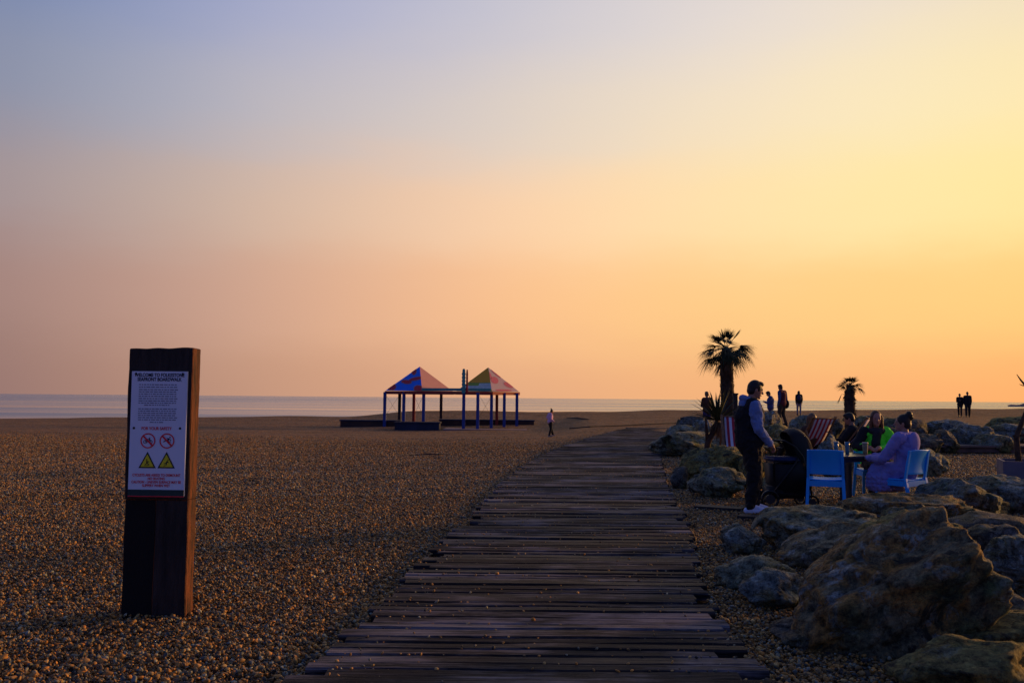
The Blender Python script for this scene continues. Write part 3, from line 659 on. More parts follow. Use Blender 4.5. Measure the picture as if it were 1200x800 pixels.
for ix, v_ in zip(IX, (0, 1)):
    bm = bmesh.new(); zt, zb_ = vz(533), vz(552.5)
    flat_poly(bm, [(ix - .062, zb_), (ix + .062, zb_), (ix, zt)], mi=0); flat_poly(bm, [(ix - .047, zb_ + .009), (ix + .047, zb_ + .009), (ix, zt - .018)], y=YF - .001, mi=1)
    cz = zb_ + .035
    def bar2(a, c, w):
        a, c = Vector((a[0], 0, a[1])) * .03, Vector((c[0], 0, c[1])) * .03; d = (c - a).normalized(); n_ = Vector((-d.z, 0, d.x)) * w * .03
        flat_poly(bm, [(ix + p.x, cz + p.z) for p in (a - n_, c - n_, c + n_, a + n_)], y=YF - .002, mi=0)
    if v_ == 0: L_ = (((0, 0), (-.1, .55), .16), ((0, 0), (.4, -.35), .1), ((0, 0), (-.45, -.3), .1), ((-.1, .4), (.4, .3), .08), ((-.7, -.55), (.6, -.5), .06))
    else: L_ = (((0, 0), (.3, .5), .16), ((0, 0), (-.5, -.1), .1), ((0, 0), (.1, -.45), .1), ((.2, .35), (.6, .15), .08), ((-.6, -.6), (-.1, -.5), .08))
    for a, c, w in L_: bar2(a, c, w)
    hx, hz = ((-.12, .78) if v_ == 0 else (.42, .72))
    flat_poly(bm, [(ix + .03 * (hx + .15 * math.cos(k * .785)), cz + .03 * (hz + .15 * math.sin(k * .785))) for k in range(8)], y=YF - .002, mi=0)
    obj('warning_symbol', bm, [M_blk, M_yel], panel)
for (x, z) in ((-.17, vz(440)), (.165, vz(440)), (-.172, vz(505)), (.158, vz(505))):
    bm = bmesh.new(); ell(bm, Vector((x - PXO, YF, z)), (.009, .004, .009)); obj('screw', bm, M_screw, panel, True)

# ---------------------------------------------------------------- pavilion
Zg = -.5; ZE = 1.95
def PV(px, d, z): p = D(px, 470, d); return Vector((p.x, d, z))
M_bp = mat('cobalt_post_paint', (.025, .06, .30), (.02, .05, .24), 6, .6); M_dp = mat('dark_post_paint', (.03, .02, .03), rough=.7)
M_beam = mat('maroon_beam_paint', (.34, .035, .03), (.25, .03, .025), 3, .7); M_teal = mat('teal_paint', (.07, .36, .34), rough=.6)
M_blue = mat('blue_roof_paint', (.015, .20, .85), (.015, .18, .8), 2, .6); M_crim = mat('crimson_roof_paint', (.75, .03, .05), rough=.6)
M_lil = mat('pale_outline_paint', (.35, .3, .4), rough=.6); M_salm = mat('salmon_roof_paint', (.62, .30, .24), (.57, .27, .22), 2, .7)
M_och = mat('ochre_roof_paint', (1, .46, .01), (1, .38, .01), 2, .6); M_gr = mat('green_roof_paint', (.38, .50, .05), rough=.6)
M_mint = mat('mint_roof_paint', (.7, .75, .6), rough=.6); M_pink = mat('pale_pink_roof_paint', (.52, .34, .36), (.45, .36, .34), 2, .6); M_rose = mat('rose_roof_paint', (.6, .12, .16), rough=.6)
pav = thing('beach_pavilion', 'open pavilion with two painted pyramid roofs on blue posts', 'pavilion', PV(525, 58, Zg))
inv = Matrix.Translation(-pav.location)
def addp(name, bm, m, parent=pav, smooth=False):
    bmesh.ops.transform(bm, matrix=inv, verts=bm.verts[:]); return obj(name, bm, m, parent, smooth)
CI = cam.matrix_world.inverted()
def proj(P): q = CI @ P; return 600 - q.x / q.z * F, 400 + q.y / q.z * F
def clip(poly):
    for (a, b_, c) in ((1, 0, 0), (0, 1, 0), (-1, -1, 1)):
        out = []
        for k in range(len(poly)):
            p, q = poly[k], poly[(k + 1) % len(poly)]; fp = a * p[0] + b_ * p[1] + c; fq = a * q[0] + b_ * q[1] + c
            if fp >= 0: out.append(p)
            if fp * fq < 0: t_ = fp / (fp - fq); out.append((p[0] + (q[0] - p[0]) * t_, p[1] + (q[1] - p[1]) * t_))
        poly = out
        if len(poly) < 3: return []
    return poly
def motif(bm, A, B, C, pts, mi, lift):
    """painted patch on roof face A-B-C"""
    (ax, ay), (bx, by), (cx_, cy_) = proj(A), proj(B), proj(C); det = (bx - ax) * (cy_ - ay) - (cx_ - ax) * (by - ay)
    uv = [(((x - ax) * (cy_ - ay) - (cx_ - ax) * (y - ay)) / det, ((bx - ax) * (y - ay) - (x - ax) * (by - ay)) / det) for x, y in pts]
    uv = clip(uv)
    if not uv: return
    n_ = (B - A).cross(C - A).normalized()
    if n_.y > 0: n_ = -n_
    f = bm.faces.new([bm.verts.new(A * (1 - u - v) + B * u + C * v + n_ * lift) for u, v in uv]); f.material_index = mi
def blob(cx_, cy_, rx, ry, rot=0, k=16, wob=.14, ph=0.7):
    out = []
    for i in range(k):
        a = 2 * math.pi * i / k; q = 1 + wob * math.sin(2 * a + ph); x, y = rx * q * math.cos(a), ry * q * math.sin(a)
        out.append((cx_ + x * math.cos(rot) - y * math.sin(rot), cy_ + x * math.sin(rot) + y * math.cos(rot)))
    return out
def pyramid(Npx, Nd, a, b_, zapex, kind):
    N0 = PV(Npx, Nd, ZE); Lc = N0 + Vector((-a, b_, 0)); Rc = N0 + Vector((b_, a, 0)); Bc = N0 + Vector((b_ - a, a + b_, 0)); Ap = (N0 + Bc) / 2; Ap.z = zapex
    bm = bmesh.new(); mm = {}
    def tri(p, q, r_, mi): f = bm.faces.new([bm.verts.new(x) for x in (p, q, r_)]); f.material_index = mi
    if kind == 'left':
        ms = [M_blue, M_salm, M_crim, M_lil, M_teal]
        tri(Lc, N0, Ap, 0); tri(N0, Rc, Ap, 1); tri(Rc, Bc, Ap, 1); tri(Bc, Lc, Ap, 0)
        T = (Lc, N0, Ap)
        for c in ((458, 452.5, 5.5, 4.7, 0), (485, 434.5, 2.6, 5, .2), (476.5, 447.5, 5.4, 2.3, 0), (487, 444, 7, 1.9, -.25), (491.5, 456, 5.5, 4.5, 0), (470.5, 440, 3, 1.3, -.6)):
            motif(bm, *T, blob(c[0], c[1], c[2] + .8, c[3] + .8, c[4]), 3, .008); motif(bm, *T, blob(*c), 2, .016)
    else:
        ms = [M_gr, M_pink, M_och, M_mint, M_rose]
        tri(Lc, N0, Ap, 0); tri(N0, Rc, Ap, 1); tri(Rc, Bc, Ap, 1); tri(Bc, Lc, Ap, 0)
        T = (Lc, N0, Ap)
        motif(bm, *T, [(550, 448.3), (552, 443), (567, 432.4), (571.5, 431.5), (576, 448.3)], 2, .008)
        motif(bm, *T, [(530, 452), (561, 452), (562, 449.2), (580, 449.2), (580, 456), (530, 456)], 3, .014)
        T = (N0, Rc, Ap)
        for c in ((579.5, 445.5, 3.6, 5, -.5), (596, 451, 5.8, 3.0, .3), (581, 437, 7, 1.9, .68), (590, 457.3, 9, 1.3, 0), (574, 440, 1.5, 5, -.3)): motif(bm, *T, blob(*c), 4, .012)
    # soffit so the roof has thickness
    f = bm.faces.new([bm.verts.new(x - Vector((0, 0, .03))) for x in (Lc, Bc, Rc, N0)]); f.material_index = 1
    me_ = bm; rf = addp('roof', me_, ms); bmk = bmesh.new()
    for p, q in ((Lc, N0), (N0, Rc), (Rc, Bc), (Bc, Lc)): beam(bmk, p - Vector((0, 0, .13)), q - Vector((0, 0, .13)), .14, .20)
    addp('ring_beam', bmk, M_beam)
    return Lc, N0, Rc
l1 = pyramid(494.5, 57.5, 2.6, 1.8, ZE + 1.62, 'left')
l2 = pyramid(576.3, 57, 2.35, 1.75, ZE + 1.58, 'right')
bm = bmesh.new(); zb_ = ZE - .12
P1 = l1[1] + Vector((0, 0, -.12)); P2 = PV(543.5, 56.4, zb_); P3 = l2[1] + Vector((0, 0, -.12))
beam(bm, P1 - Vector((0, 0, .01)), P2 - Vector((0, 0, .01)), .13, .20); beam(bm, P2 - Vector((0, 0, .01)), P3 - Vector((0, 0, .01)), .13, .20)
addp('link_beam', bm, M_beam)
bm = bmesh.new(); up = Vector((0, 0, .20)); beam(bm, P1 + up, P2 + up, .14, .17); beam(bm, P2 + up, P3 + up - Vector((.1, 0, 0)), .14, .17)
addp('fascia', bm, M_teal)
for px, d, dark in ((451, 59.2, 0), (468.3, 60.5, 1), (473.3, 58.4, 0), (485, 63, 2), (496.5, 57.6, 0), (517, 62.5, 1), (543.5, 56.4, 0), (560, 56.2, 0), (576, 57.2, 0), (582.3, 60, 2), (591, 58.0, 0), (605.8, 59, 0)):
    p = PV(px, d, 0); bm = bmesh.new(); beam(bm, (p.x, p.y, H(p.x, p.y) - .2), (p.x, p.y, ZE - .1), .19, .19, up=Vector((0, 1, 0)))
    addp('post', bm, (M_bp, M_dp, M_beam)[dark])
for (x0, x1, d) in ((452, 468, 59.5), (485, 496, 60), (562, 576, 58.5)):
    bm = bmesh.new(); a, c = PV(x0, d, ZE - .3), PV(x1, d, ZE - .3)
    tube(bm, [a, PV(x1, d, .3)], .008, 5); tube(bm, [c, PV(x0, d, .3)], .008, 5); addp('brace_wire', bm, M_dp)
def totem(px0, px1, ytop, m, zig, d=56.3):
    bm = bmesh.new(); N_ = 14; pts = []
    zb_, zt = ZE - .15, D(px0, ytop, d).z; xc = PV((px0 + px1) / 2, d, 0).x; w = (px1 - px0) / F * d / 2
    for i in range(N_ + 1):
        u = i / N_; z = zb_ + (zt - zb_) * u; k = w * (1 + (.28 if (i % 2) else -.12) * zig) * (1 if u < .9 else .7); pts.append((xc, k, z))
    L_ = [bm.verts.new((x - k, d - .08, z)) for x, k, z in pts] ; Rr = [bm.verts.new((x + k * .85, d - .08, z)) for x, k, z in pts]
    for i in range(N_): bm.faces.new((L_[i], Rr[i], Rr[i + 1], L_[i + 1]))
    r_ = bmesh.ops.extrude_face_region(bm, geom=bm.faces[:])
    for v in r_['geom']:
        if isinstance(v, bmesh.types.BMVert): v.co.y += .16
    addp('totem_board', bm, m)
totem(541.3, 545.2, 432, M_teal, 1.0); totem(546, 548.3, 433, mat('bright_red_paint', (.5, .03, .03), rough=.6), .4)
M_bench = mat('rough_bench_timber', (.10, .045, .028), (.03, .018, .02), 1.2, .8, .01, 12)
M_benchb = mat('blue_black_timber', (.03, .035, .075), (.015, .018, .03), 1.2, .8)
def bench(px0, px1, yb, yt, dep, m, label, d=None):
    a = GT((px0 + px1) / 2, yb); d = d or a.y; x0, x1 = PV(px0, d, 0).x, PV(px1, d, 0).x; zt = D(px0, yt, d).z; zb_ = H((x0 + x1) / 2, d) - .1
    o = thing('timber_bench', label, 'bench', ((x0 + x1) / 2, d, 0), 0, 'low timber benches round the pavilion'); w = (x1 - x0) / 2
    bm = bmesh.new(); box(bm, -w + .06, w - .06, .05, dep - .05, zb_, zt - .09); obj('bench_body', bm, m, o)
    bm = bmesh.new(); box(bm, -w, w, 0, dep, zt - .09, zt); obj('bench_top', bm, M_benchb, o)
bench(398, 470, 501.5, 491.6, 1.4, M_bench, 'long low reddish timber bench on the left of the pavilion', 59.3)
bench(462, 516, 504, 494, 1.2, M_benchb, 'blue-black low timber bench nearest the viewer under the left roof', 56.2)
bench(514.5, 627, 501.5, 491, 1.2, M_bench, 'long dark timber bench running under the right roof', 60.2)
bm = bmesh.new(); a, c = PV(520, 55.5, 0), PV(618, 55.5, 0); zz = max(H(a.x, a.y), H(c.x, c.y)) + .02; box(bm, a.x, c.x, 55.2, 60.0, zz - .3, zz)
struct(obj('pavement', bm, mat('pale_pink_concrete', (.36, .25, .22), (.26, .18, .16), 1.5, .9)))

# ---------------------------------------------------------------- palms and plants
M_trunk = mat('fibrous_palm_trunk', (.09, .055, .032), (.03, .018, .012), 10, .95, .02, 24)
M_frond = mat('dark_green_frond', (.045, .065, .022), (.025, .04, .014), 3, .6); M_dead = mat('dry_brown_frond', (.17, .10, .045), (.09, .05, .025), 4, .8)
def leaf_strip(bm, pts, w, rs, fold=.3):
    """tapering folded blade along pts"""
    n_ = len(pts); prev = None; side = None
    for i, p in enumerate(pts):
        t_ = (pts[min(i + 1, n_ - 1)] - pts[max(i - 1, 0)]).normalized()
        s_ = t_.cross(Vector((0, 0, 1)))
        if s_.length < .05: s_ = side or Vector((1, 0, 0))
        s_.normalize(); side = s_; k = w * (1 - (i / (n_ - 1)) ** 1.5) * (.55 + .45 * min(1, i / 1.0)) + .0006
        row = (bm.verts.new(p - s_ * k), bm.verts.new(p + t_.cross(s_) * k * fold), bm.verts.new(p + s_ * k))
        if prev: bm.faces.new((prev[0], prev[1], row[1], row[0])); bm.faces.new((prev[1], prev[2], row[2], row[1]))
        prev = row
def fan_frond(bm, base, az, elv, stem, blade, rs, nl=22, droop=.5, spread=1.15):
    d = Vector((math.cos(az) * math.cos(elv), math.sin(az) * math.cos(elv), math.sin(elv))); sag = Vector((0, 0, -1))
    pts = [base + d * stem * u + sag * droop * .35 * stem * u * u for u in (0, .35, .7, 1)]
    tube(bm, pts, [.012, .010, .008, .007], 4); hub = pts[-1]; ax = (pts[-1] - pts[-2]).normalized()
    side = ax.cross(Vector((0, 0, 1))); side = side.normalized() if side.length > .01 else Vector((1, 0, 0)); nn = side.cross(ax)
    roll = rs.uniform(-.5, .5); side = (side * math.cos(roll) + nn * math.sin(roll)).normalized()
    for k in range(nl):
        a = (k / (nl - 1) - .5) * 2 * spread; L = blade * (.72 + .28 * math.cos(a)) * rs.uniform(.85, 1.08)
        dd = (ax * math.cos(a) + side * math.sin(a) + nn * rs.uniform(-.08, .08)).normalized(); dr = droop * rs.uniform(.5, 1.3)
        leaf_strip(bm, [hub + dd * L * u + sag * dr * L * (max(0, u - .35) ** 2) * 1.3 for u in (0, .25, .5, .75, 1)], .017, rs)
def palm(px, d, ybase, ytop_trunk, wpx, R_px, nf, label, seed, lean=0.0, dead=10):
    rs = random.Random(seed); b0 = AT(px, d); zt = D(px, ytop_trunk, d).z - b0.z; w = wpx / F * d / 2
    o = thing('palm_tree', label, 'palm tree', b0, 0, 'palms planted among the boulders')
    bm = bmesh.new(); pts = []; rad = []; N_ = 26
    for i in range(N_ + 1):
        u = i / N_; pts.append(Vector((lean * (u ** 1.3) + .015 * math.sin(u * 7), 0, -.2 + (zt + .2) * u))); rad.append(w * (1.05 - .22 * u + .05 * math.sin(i * 2.3)) * (1 if u < .9 else .75))
    tube(bm, pts, rad, 14)
    for i in range(520):   # fibre stubs of cut leaf bases
        u = rs.random() * .97; k = int(u * N_); c = pts[k].lerp(pts[min(k + 1, N_)], u * N_ - k); a = rs.uniform(0, 6.283); o_ = Vector((math.cos(a), math.sin(a), 0)); r_ = rad[k]
        p0 = c + o_ * r_ * .85; up_ = rs.uniform(-.5, 1.4); p1 = p0 + (o_ * rs.uniform(.5, 1) + Vector((0, 0, up_))).normalized() * rs.uniform(.03, .09)
        tube(bm, [p0, p1], [.014, .004], 4)
    obj('trunk', bm, M_trunk, o)
    top = pts[-1] + Vector((0, 0, -.02)); Rr = R_px / F * d; bm = bmesh.new()
    for i in range(nf):
        az_ = i * 2.399 + rs.uniform(-.3, .3); e_ = rs.choice((-.35, -.1, .1, .3, .5, .75, 1.1)) + rs.uniform(-.12, .12)
        if R_px < 25: e_ += .42
        st = Rr * rs.uniform(.32, .52); fan_frond(bm, top, az_, e_, st * (1 - .22 * max(0, e_)), Rr * rs.uniform(.5, .62) * (1 - .28 * max(0, e_)), rs, 20, rs.uniform(.35, .9) if e_ < .5 else .2)
    obj('crown', bm, M_frond, o)
    bm = bmesh.new()
    for i in range(dead):
        az_ = i * 2.7 + rs.uniform(-.4, .4); fan_frond(bm, top - Vector((0, 0, rs.uniform(.05, .25))), az_, rs.uniform(-1.25, -.7), Rr * .35, Rr * rs.uniform(.3, .5), rs, 12, .3, .5)
    obj('dead_fronds', bm, M_dead, o)
    return o, top
palm(855, 25, 492, 408, 17, 40, 40, 'tall fan palm with round crown left of the standing man', 5, lean=-.09, dead=7)
pal2, top2 = palm(996, 31, 487, 451, 13.5, 20, 18, 'short stubby palm with sparse crown behind the table', 9, dead=3)
bm = bmesh.new(); rs = random.Random(3)      # one broken frond hanging out on the left
hb = D(986, 462, 31) - pal2.location; tube(bm, [top2 + Vector((0, 0, -.3)), hb + Vector((.12, 0, .02)), hb], .006, 4)
for k in range(12):
    q = D(981.3, 473, 31) - pal2.location; leaf_strip(bm, [hb.lerp(q, u) + Vector((rs.uniform(-.04, .04), rs.uniform(-.04, .04), 0)) * u for u in (0, .35, .7, 1)], .014, rs)
obj('broken_frond', bm, M_dead, pal2)
# yucca left of the palm
yb0 = AT(829, 21); yu = thing('yucca_plant', 'spiky yucca on a short trunk in front of the tall palm', 'plant', yb0)
bm = bmesh.new(); hub = D(841, 492, 21) - yb0
tube(bm, [Vector((.0, 0, -.1)), Vector((-.02, 0, .25)), Vector((.0, 0, .5)), hub * .8 + Vector((0, 0, .08)), hub], [.09, .085, .07, .06, .05], 10)
tube(bm, [Vector((0, 0, .5)), D(827.5, 497, 21) - yb0, D(827.2, 489, 21) - yb0], [.05, .03, .012], 8); obj('trunk', bm, M_trunk, yu)
bm = bmesh.new(); rs = random.Random(6)
for k in range(60):
    a = k * 2.4; e_ = rs.uniform(.05, 1.5); L = rs.uniform(.5, .95); d_ = Vector((math.cos(a) * math.cos(e_), math.sin(a) * math.cos(e_), math.sin(e_)))
    leaf_strip(bm, [hub + d_ * L * u - Vector((0, 0, 1)) * .08 * L * u * u for u in (0, .2, .5, .8, 1)], .036, rs, .5)
obj('leaves', bm, M_frond, yu)
bm = bmesh.new()
for k in range(60):
    a = k * 2.4; e_ = rs.uniform(-1.45, -.75); L = rs.uniform(.3, .62); d_ = Vector((math.cos(a) * math.cos(e_), math.sin(a) * math.cos(e_), math.sin(e_)))
    leaf_strip(bm, [hub + d_ * L * u for u in (0, .3, .6, 1)], .024, rs, .5)
obj('dead_leaves', bm, M_dead, yu)
# straight timber post beside the palm
b0 = AT(861.5, 23.5); zt = D(861.5, 461, 23.5).z - b0.z
tp = thing('timber_post', 'square brown timber post standing against the tall palm trunk', 'post', b0)
bm = bmesh.new(); box(bm, -.055, .055, -.055, .055, -.2, zt - .03); obj('shaft', bm, M_wood_dark, tp)
bm = bmesh.new(); box(bm, -.07, .07, -.07, .07, zt - .03, zt + .01); obj('cap', bm, M_wood_dark, tp)
# planter and bare shrub at the right edge
M_conc = mat('painted_planter', (.17, .155, .19), (.12, .11, .14), 3, .8); M_soil = mat('dark_soil', (.03, .022, .016), rough=1)
pp = GT(1176, 564); pl = thing('planter', 'low square grey planter box at the right edge', 'planter', pp, R(-22))
bm = bmesh.new(); zt = D(1176, 540, pp.y).z - pp.z; wl = 1.0
for (x0, x1, y0, y1) in ((0, wl, 0, .05), (0, wl, wl - .05, wl), (0, .05, .05, wl - .05), (wl - .05, wl, .05, wl - .05)): box(bm, x0, x1, y0, y1, -.1, zt)
obj('box_walls', bm, M_conc, pl); bm = bmesh.new(); box(bm, .05, wl - .05, .05, wl - .05, -.05, zt - .06); obj('soil', bm, M_soil, pl)
sb = Vector((D(1197, 540, pp.y + .5).x, pp.y + .5, zt - .1 + pp.z)); sh = thing('bare_shrub', 'bare leaning shrub trunk with dark twigs rising from the planter at the right edge', 'shrub', sb)
bm = bmesh.new(); q = lambda px, py: D(px, py, sb.y) - sb
tube(bm, [q(1199, 572), q(1193, 535), q(1191, 512), q(1203, 480), q(1212, 462), q(1220, 440)], [.07, .06, .055, .035, .03, .012], 8)
tube(bm, [q(1187, 510.5), q(1196, 509.5), q(1215, 510)], [.018, .028, .02], 6)
tube(bm, [q(1212, 462), q(1202, 452), q(1196, 445), q(1191.5, 438.5)], [.025, .022, .016, .006], 6)
tube(bm, [q(1202, 452), q(1198, 451.5), q(1194.5, 450)], [.014, .01, .004], 5); obj('trunk', bm, M_trunk, sh)

# ---------------------------------------------------------------- chairs, table, glasses
M_chair = mat('blue_moulded_plastic', (.015, .40, .95), (.012, .36, .90), 4, .42, spec=.5)
def blue_chair(loc, rz, label):
    """faces +Y locally; back at -Y"""
    o = thing('cafe_chair', label, 'chair', loc, rz, 'blue cafe chairs')
    def sheet(name, rows, th):
        bm = bmesh.new(); vs_ = [[bm.verts.new(p) for p in r_] for r_ in rows]
        for a, c in zip(vs_, vs_[1:]):
            for k in range(len(a) - 1): bm.faces.new((a[k], a[k + 1], c[k + 1], c[k]))
        ob = obj(name, bm, M_chair, o, True); s_ = ob.modifiers.new('thick', 'SOLIDIFY'); s_.thickness = th; s_.offset = 0
        b_ = ob.modifiers.new('bevel', 'BEVEL'); b_.width = .006; b_.segments = 2; b_.limit_method = 'ANGLE'; return ob
    rows = []
    for i in range(11):
        u = i / 10; z = .525 + .335 * u; w = .232 - .012 * u; rows.append([Vector((w * s, -.205 - .075 * u * u - .028 * (1 - s * s), z + .010 * (1 - s * s) * u)) for s in (-1, -.66, -.33, 0, .33, .66, 1)])
    sheet('backrest', rows, .018)
    rows = []
    for i in range(7):
        u = i / 6; y = -.20 + .44 * u; rows.append([Vector((.225 * s, y, .452 - .014 * (1 - s * s) + .006 * (2 * u - 1) ** 2)) for s in (-1, -.6, -.2, .2, .6, 1)])
    sheet('seat', rows, .022)
    bm = bmesh.new()
    for s in (-1, 1): beam(bm, (.222 * s, -.225, .40), (.222 * s, .235, .40), .022, .075)
    beam(bm, (-.21, .235, .40), (.21, .235, .40), .022, .075); beam(bm, (-.21, -.228, .40), (.21, -.228, .40), .022, .075); obj('seat_frame', bm, M_chair, o)
    for s in (-1, 1):
        bm = bmesh.new(); beam(bm, (.235 * s, .26, 0), (.222 * s, .225, .45), .036, .034, up=Vector((0, 1, 0))); obj('leg', bm, M_chair, o)
        bm = bmesh.new(); beam(bm, (.248 * s, -.30, 0), (.228 * s, -.21, .47), .040, .036, up=Vector((0, 1, 0))); beam(bm, (.228 * s, -.205, .46), (.219 * s, -.278, .86), .036, .03, up=Vector((0, 1, 0))); obj('leg', bm, M_chair, o)
    return o
p1 = D(964.5, 470, 13.3); blue_chair((D(966.5, 470, 12.6).x, 12.6, 0), R(-20), 'empty bright blue plastic chair seen from behind at the table')
CH2 = Vector((D(1055, 470, 12.75).x, 12.75, 0)); CH2R = R(33); blue_chair(CH2, CH2R, 'bright blue plastic chair with the woman in lilac sitting on it')
bm = bmesh.new(); 
CH3 = Vector((D(1023, 470, 14.3).x, 14.3, 0)); CH3R = R(174); blue_chair(CH3, CH3R, 'blue plastic chair beneath the woman in the green jacket')
M_tab = mat('slate_table_top', (.07, .07, .085), (.05, .05, .065), 3, .28, spec=.6); M_tleg = mat('navy_table_leg', (.02, .03, .06), rough=.5)
TC = Vector((D(990, 470, 13.55).x, 13.55, 0)); tb = thing('cafe_table', 'square dark table with slim top between the blue chairs', 'table', TC, R(20))
bm = bmesh.new(); box(bm, -.42, .42, -.42, .42, .705, .735); bmesh.ops.bevel(bm, geom=bm.edges[:], offset=.006, segments=2, affect='EDGES'); obj('table_top', bm, M_tab, tb)
bm = bmesh.new()
for s in (-1, 1): beam(bm, (.37 * s, -.37, .675), (.37 * s, .37, .675), .03, .055); beam(bm, (-.35, .37 * s, .675), (.35, .37 * s, .675), .03, .055)
obj('apron', bm, M_tleg, tb)
for sx in (-1, 1):
    for sy in (-1, 1): bm = bmesh.new(); beam(bm, (.38 * sx, .38 * sy, 0), (.38 * sx, .38 * sy, .70), .06, .06, up=Vector((0, 1, 0))); obj('leg', bm, M_tleg, tb)
def cup(px, d, wpx, yt, label, m, mlid, name='drinking_glass', cat='glass'):
    c = D(px, 470, d); zt = D(px, yt, d).z; h = max(.09, zt - .736); r_ = wpx / F * d / 2; o = thing(name, label, cat, (c.x, d, .736), 0, 'drinks on the dark table')
    bm = bmesh.new(); n_ = 16; prof = [(r_ * .78, 0), (r_ * .82, h * .3), (r_ * .92, h * .7), (r_, h), (r_ * .93, h), (r_ * .8, h * .5), (r_ * .7, .008), (.0005, .008)]
    rings = [[bm.verts.new((a * math.cos(2 * math.pi * k / n_), a * math.sin(2 * math.pi * k / n_), z)) for k in range(n_)] for a, z in prof]
    for a, b_ in zip(rings, rings[1:]):
        for k in range(n_): bm.faces.new((a[k], a[(k + 1) % n_], b_[(k + 1) % n_], b_[k])).smooth = True
    bm.faces.new(rings[0][::-1]); obj('cup_body', bm, m, o)
    if mlid:
        bm = bmesh.new(); tube(bm, [(0, 0, h), (0, 0, h + .012), (0, 0, h + .02)], [r_ * 1.1, r_ * 1.1, r_ * .9], 16); obj('lid', bm, mlid, o)
M_gl = mat('blue_tinted_cup', (.05, .22, .34), rough=.25, spec=.7); M_lid = mat('white_lid', (.55, .5, .45), rough=.4); M_kraft = mat('beige_paper_cup', (.30, .28, .17), rough=.8)
cup(979, 13.35, 5.6, 518.5, 'turquoise cup with pale rim nearest the empty chair back', M_gl, M_lid); cup(992, 13.6, 5.8, 517.5, 'turquoise cup without lid in the middle of the table', M_gl, None)
cup(1013, 13.62, 6.5, 519.5, 'beige paper cup in front of the woman in green', M_kraft, M_lid, 'paper_cup', 'cup')

M_dw = mat('varnished_deckchair_wood', (.26, .13, .05), (.16, .075, .03), 5, .6, stretch=(1, 1, 8))
def stripe_mat(name, c1, c2, n_):
    m = bpy.data.materials.new(name); m.use_nodes = True; nt = m.node_tree; b = nt.nodes['Principled BSDF']; b.inputs['Roughness'].default_value = .9
    t = nt.nodes.new('ShaderNodeTexCoord'); s_ = nt.nodes.new('ShaderNodeSeparateXYZ'); nt.links.new(t.outputs['Object'], s_.inputs[0])
    a = nt.nodes.new('ShaderNodeMath'); a.operation = 'MULTIPLY_ADD'; a.inputs[1].default_value = n_; a.inputs[2].default_value = 20.25; nt.links.new(s_.outputs[0], a.inputs[0])
    f = nt.nodes.new('ShaderNodeMath'); f.operation = 'FRACT'; nt.links.new(a.outputs[0], f.inputs[0])
    g = nt.nodes.new('ShaderNodeMath'); g.operation = 'GREATER_THAN'; g.inputs[1].default_value = .5; nt.links.new(f.outputs[0], g.inputs[0])
    x = nt.nodes.new('ShaderNodeMix'); x.data_type = 'RGBA'; x.inputs['A'].default_value = (*c1, 1); x.inputs['B'].default_value = (*c2, 1); nt.links.new(g.outputs[0], x.inputs['Factor']); nt.links.new(x.outputs['Result'], b.inputs['Base Color'])
    return m
M_st1 = stripe_mat('red_white_canvas', (.62, .60, .66), (.42, .02, .035), 9.0); M_st1.node_tree.nodes['Principled BSDF']
M_lilc = stripe_mat('lilac_canvas', (.42, .38, .62), (.46, .42, .64), 8)
def deckchair(loc, rz, canvas, label, hgt=1.0):
    """faces +Y locally; sling from high back bar (-Y) down to low front bar"""
    o = thing('deckchair', label, 'deckchair', loc, rz, 'wooden deckchairs among the boulders'); k = hgt
    tb_, fb = Vector((0, -.42, 1.0 * k)), Vector((0, .55, .38 * k))
    bm = bmesh.new()
    for s in (-1, 1): beam(bm, (.29 * s, -.42, 1.03 * k), (.29 * s, .42, .03), .03, .05, up=Vector((1, 0, 0)))
    tube(bm, [(-.29, -.42, 1.0 * k), (.29, -.42, 1.0 * k)], .016, 8); tube(bm, [(-.29, .40, .06), (.29, .40, .06)], .016, 8); obj('back_frame', bm, M_dw, o)
    bm = bmesh.new()
    for s in (-1, 1): beam(bm, (.255 * s, .56, .38 * k), (.255 * s, -.50, .03), .03, .05, up=Vector((1, 0, 0)))
    tube(bm, [(-.26, .55, .38 * k), (.26, .55, .38 * k)], .016, 8); tube(bm, [(-.26, -.48, .06), (.26, -.48, .06)], .016, 8); obj('seat_frame', bm, M_dw, o)
    bm = bmesh.new()
    for s in (-1, 1): beam(bm, (.32 * s, -.22, .78 * k), (.32 * s, -.55, .03), .022, .035, up=Vector((1, 0, 0)))
    tube(bm, [(-.32, -.54, .05), (.32, -.54, .05)], .012, 8); obj('prop_frame', bm, M_dw, o)
    bm = bmesh.new(); prev = None
    for i in range(15):
        u = i / 14; p = tb_.lerp(fb, u); sagv = 4 * u * (1 - u) * .16; p = p + Vector((0, -.25 * sagv, -sagv * (1.1 + .9 * u)))
        row = [bm.verts.new((s * .235, p.y, p.z)) for s in (-1, -.5, 0, .5, 1)]
        if prev:
            for j in range(4): bm.faces.new((prev[j], prev[j + 1], row[j + 1], row[j]))
        prev = row
    ob = obj('canvas_sling', bm, canvas, o, True); s_ = ob.modifiers.new('thick', 'SOLIDIFY'); s_.thickness = .006
    return o
a = AT(864, 19.0); deckchair(a, R(172), M_st1, 'red and white striped deckchair half hidden behind the standing man', 1.15)
dB = AT(951, 19.6); deckchair(dB, R(20), M_st1, 'red and white striped deckchair seen from behind left of the reclining man', 1.12)
dC = AT(994, 19.6); dCr = R(62); deckchair(dC, dCr, M_lilc, 'deckchair with pale lilac canvas under the reclining man', 1.12)

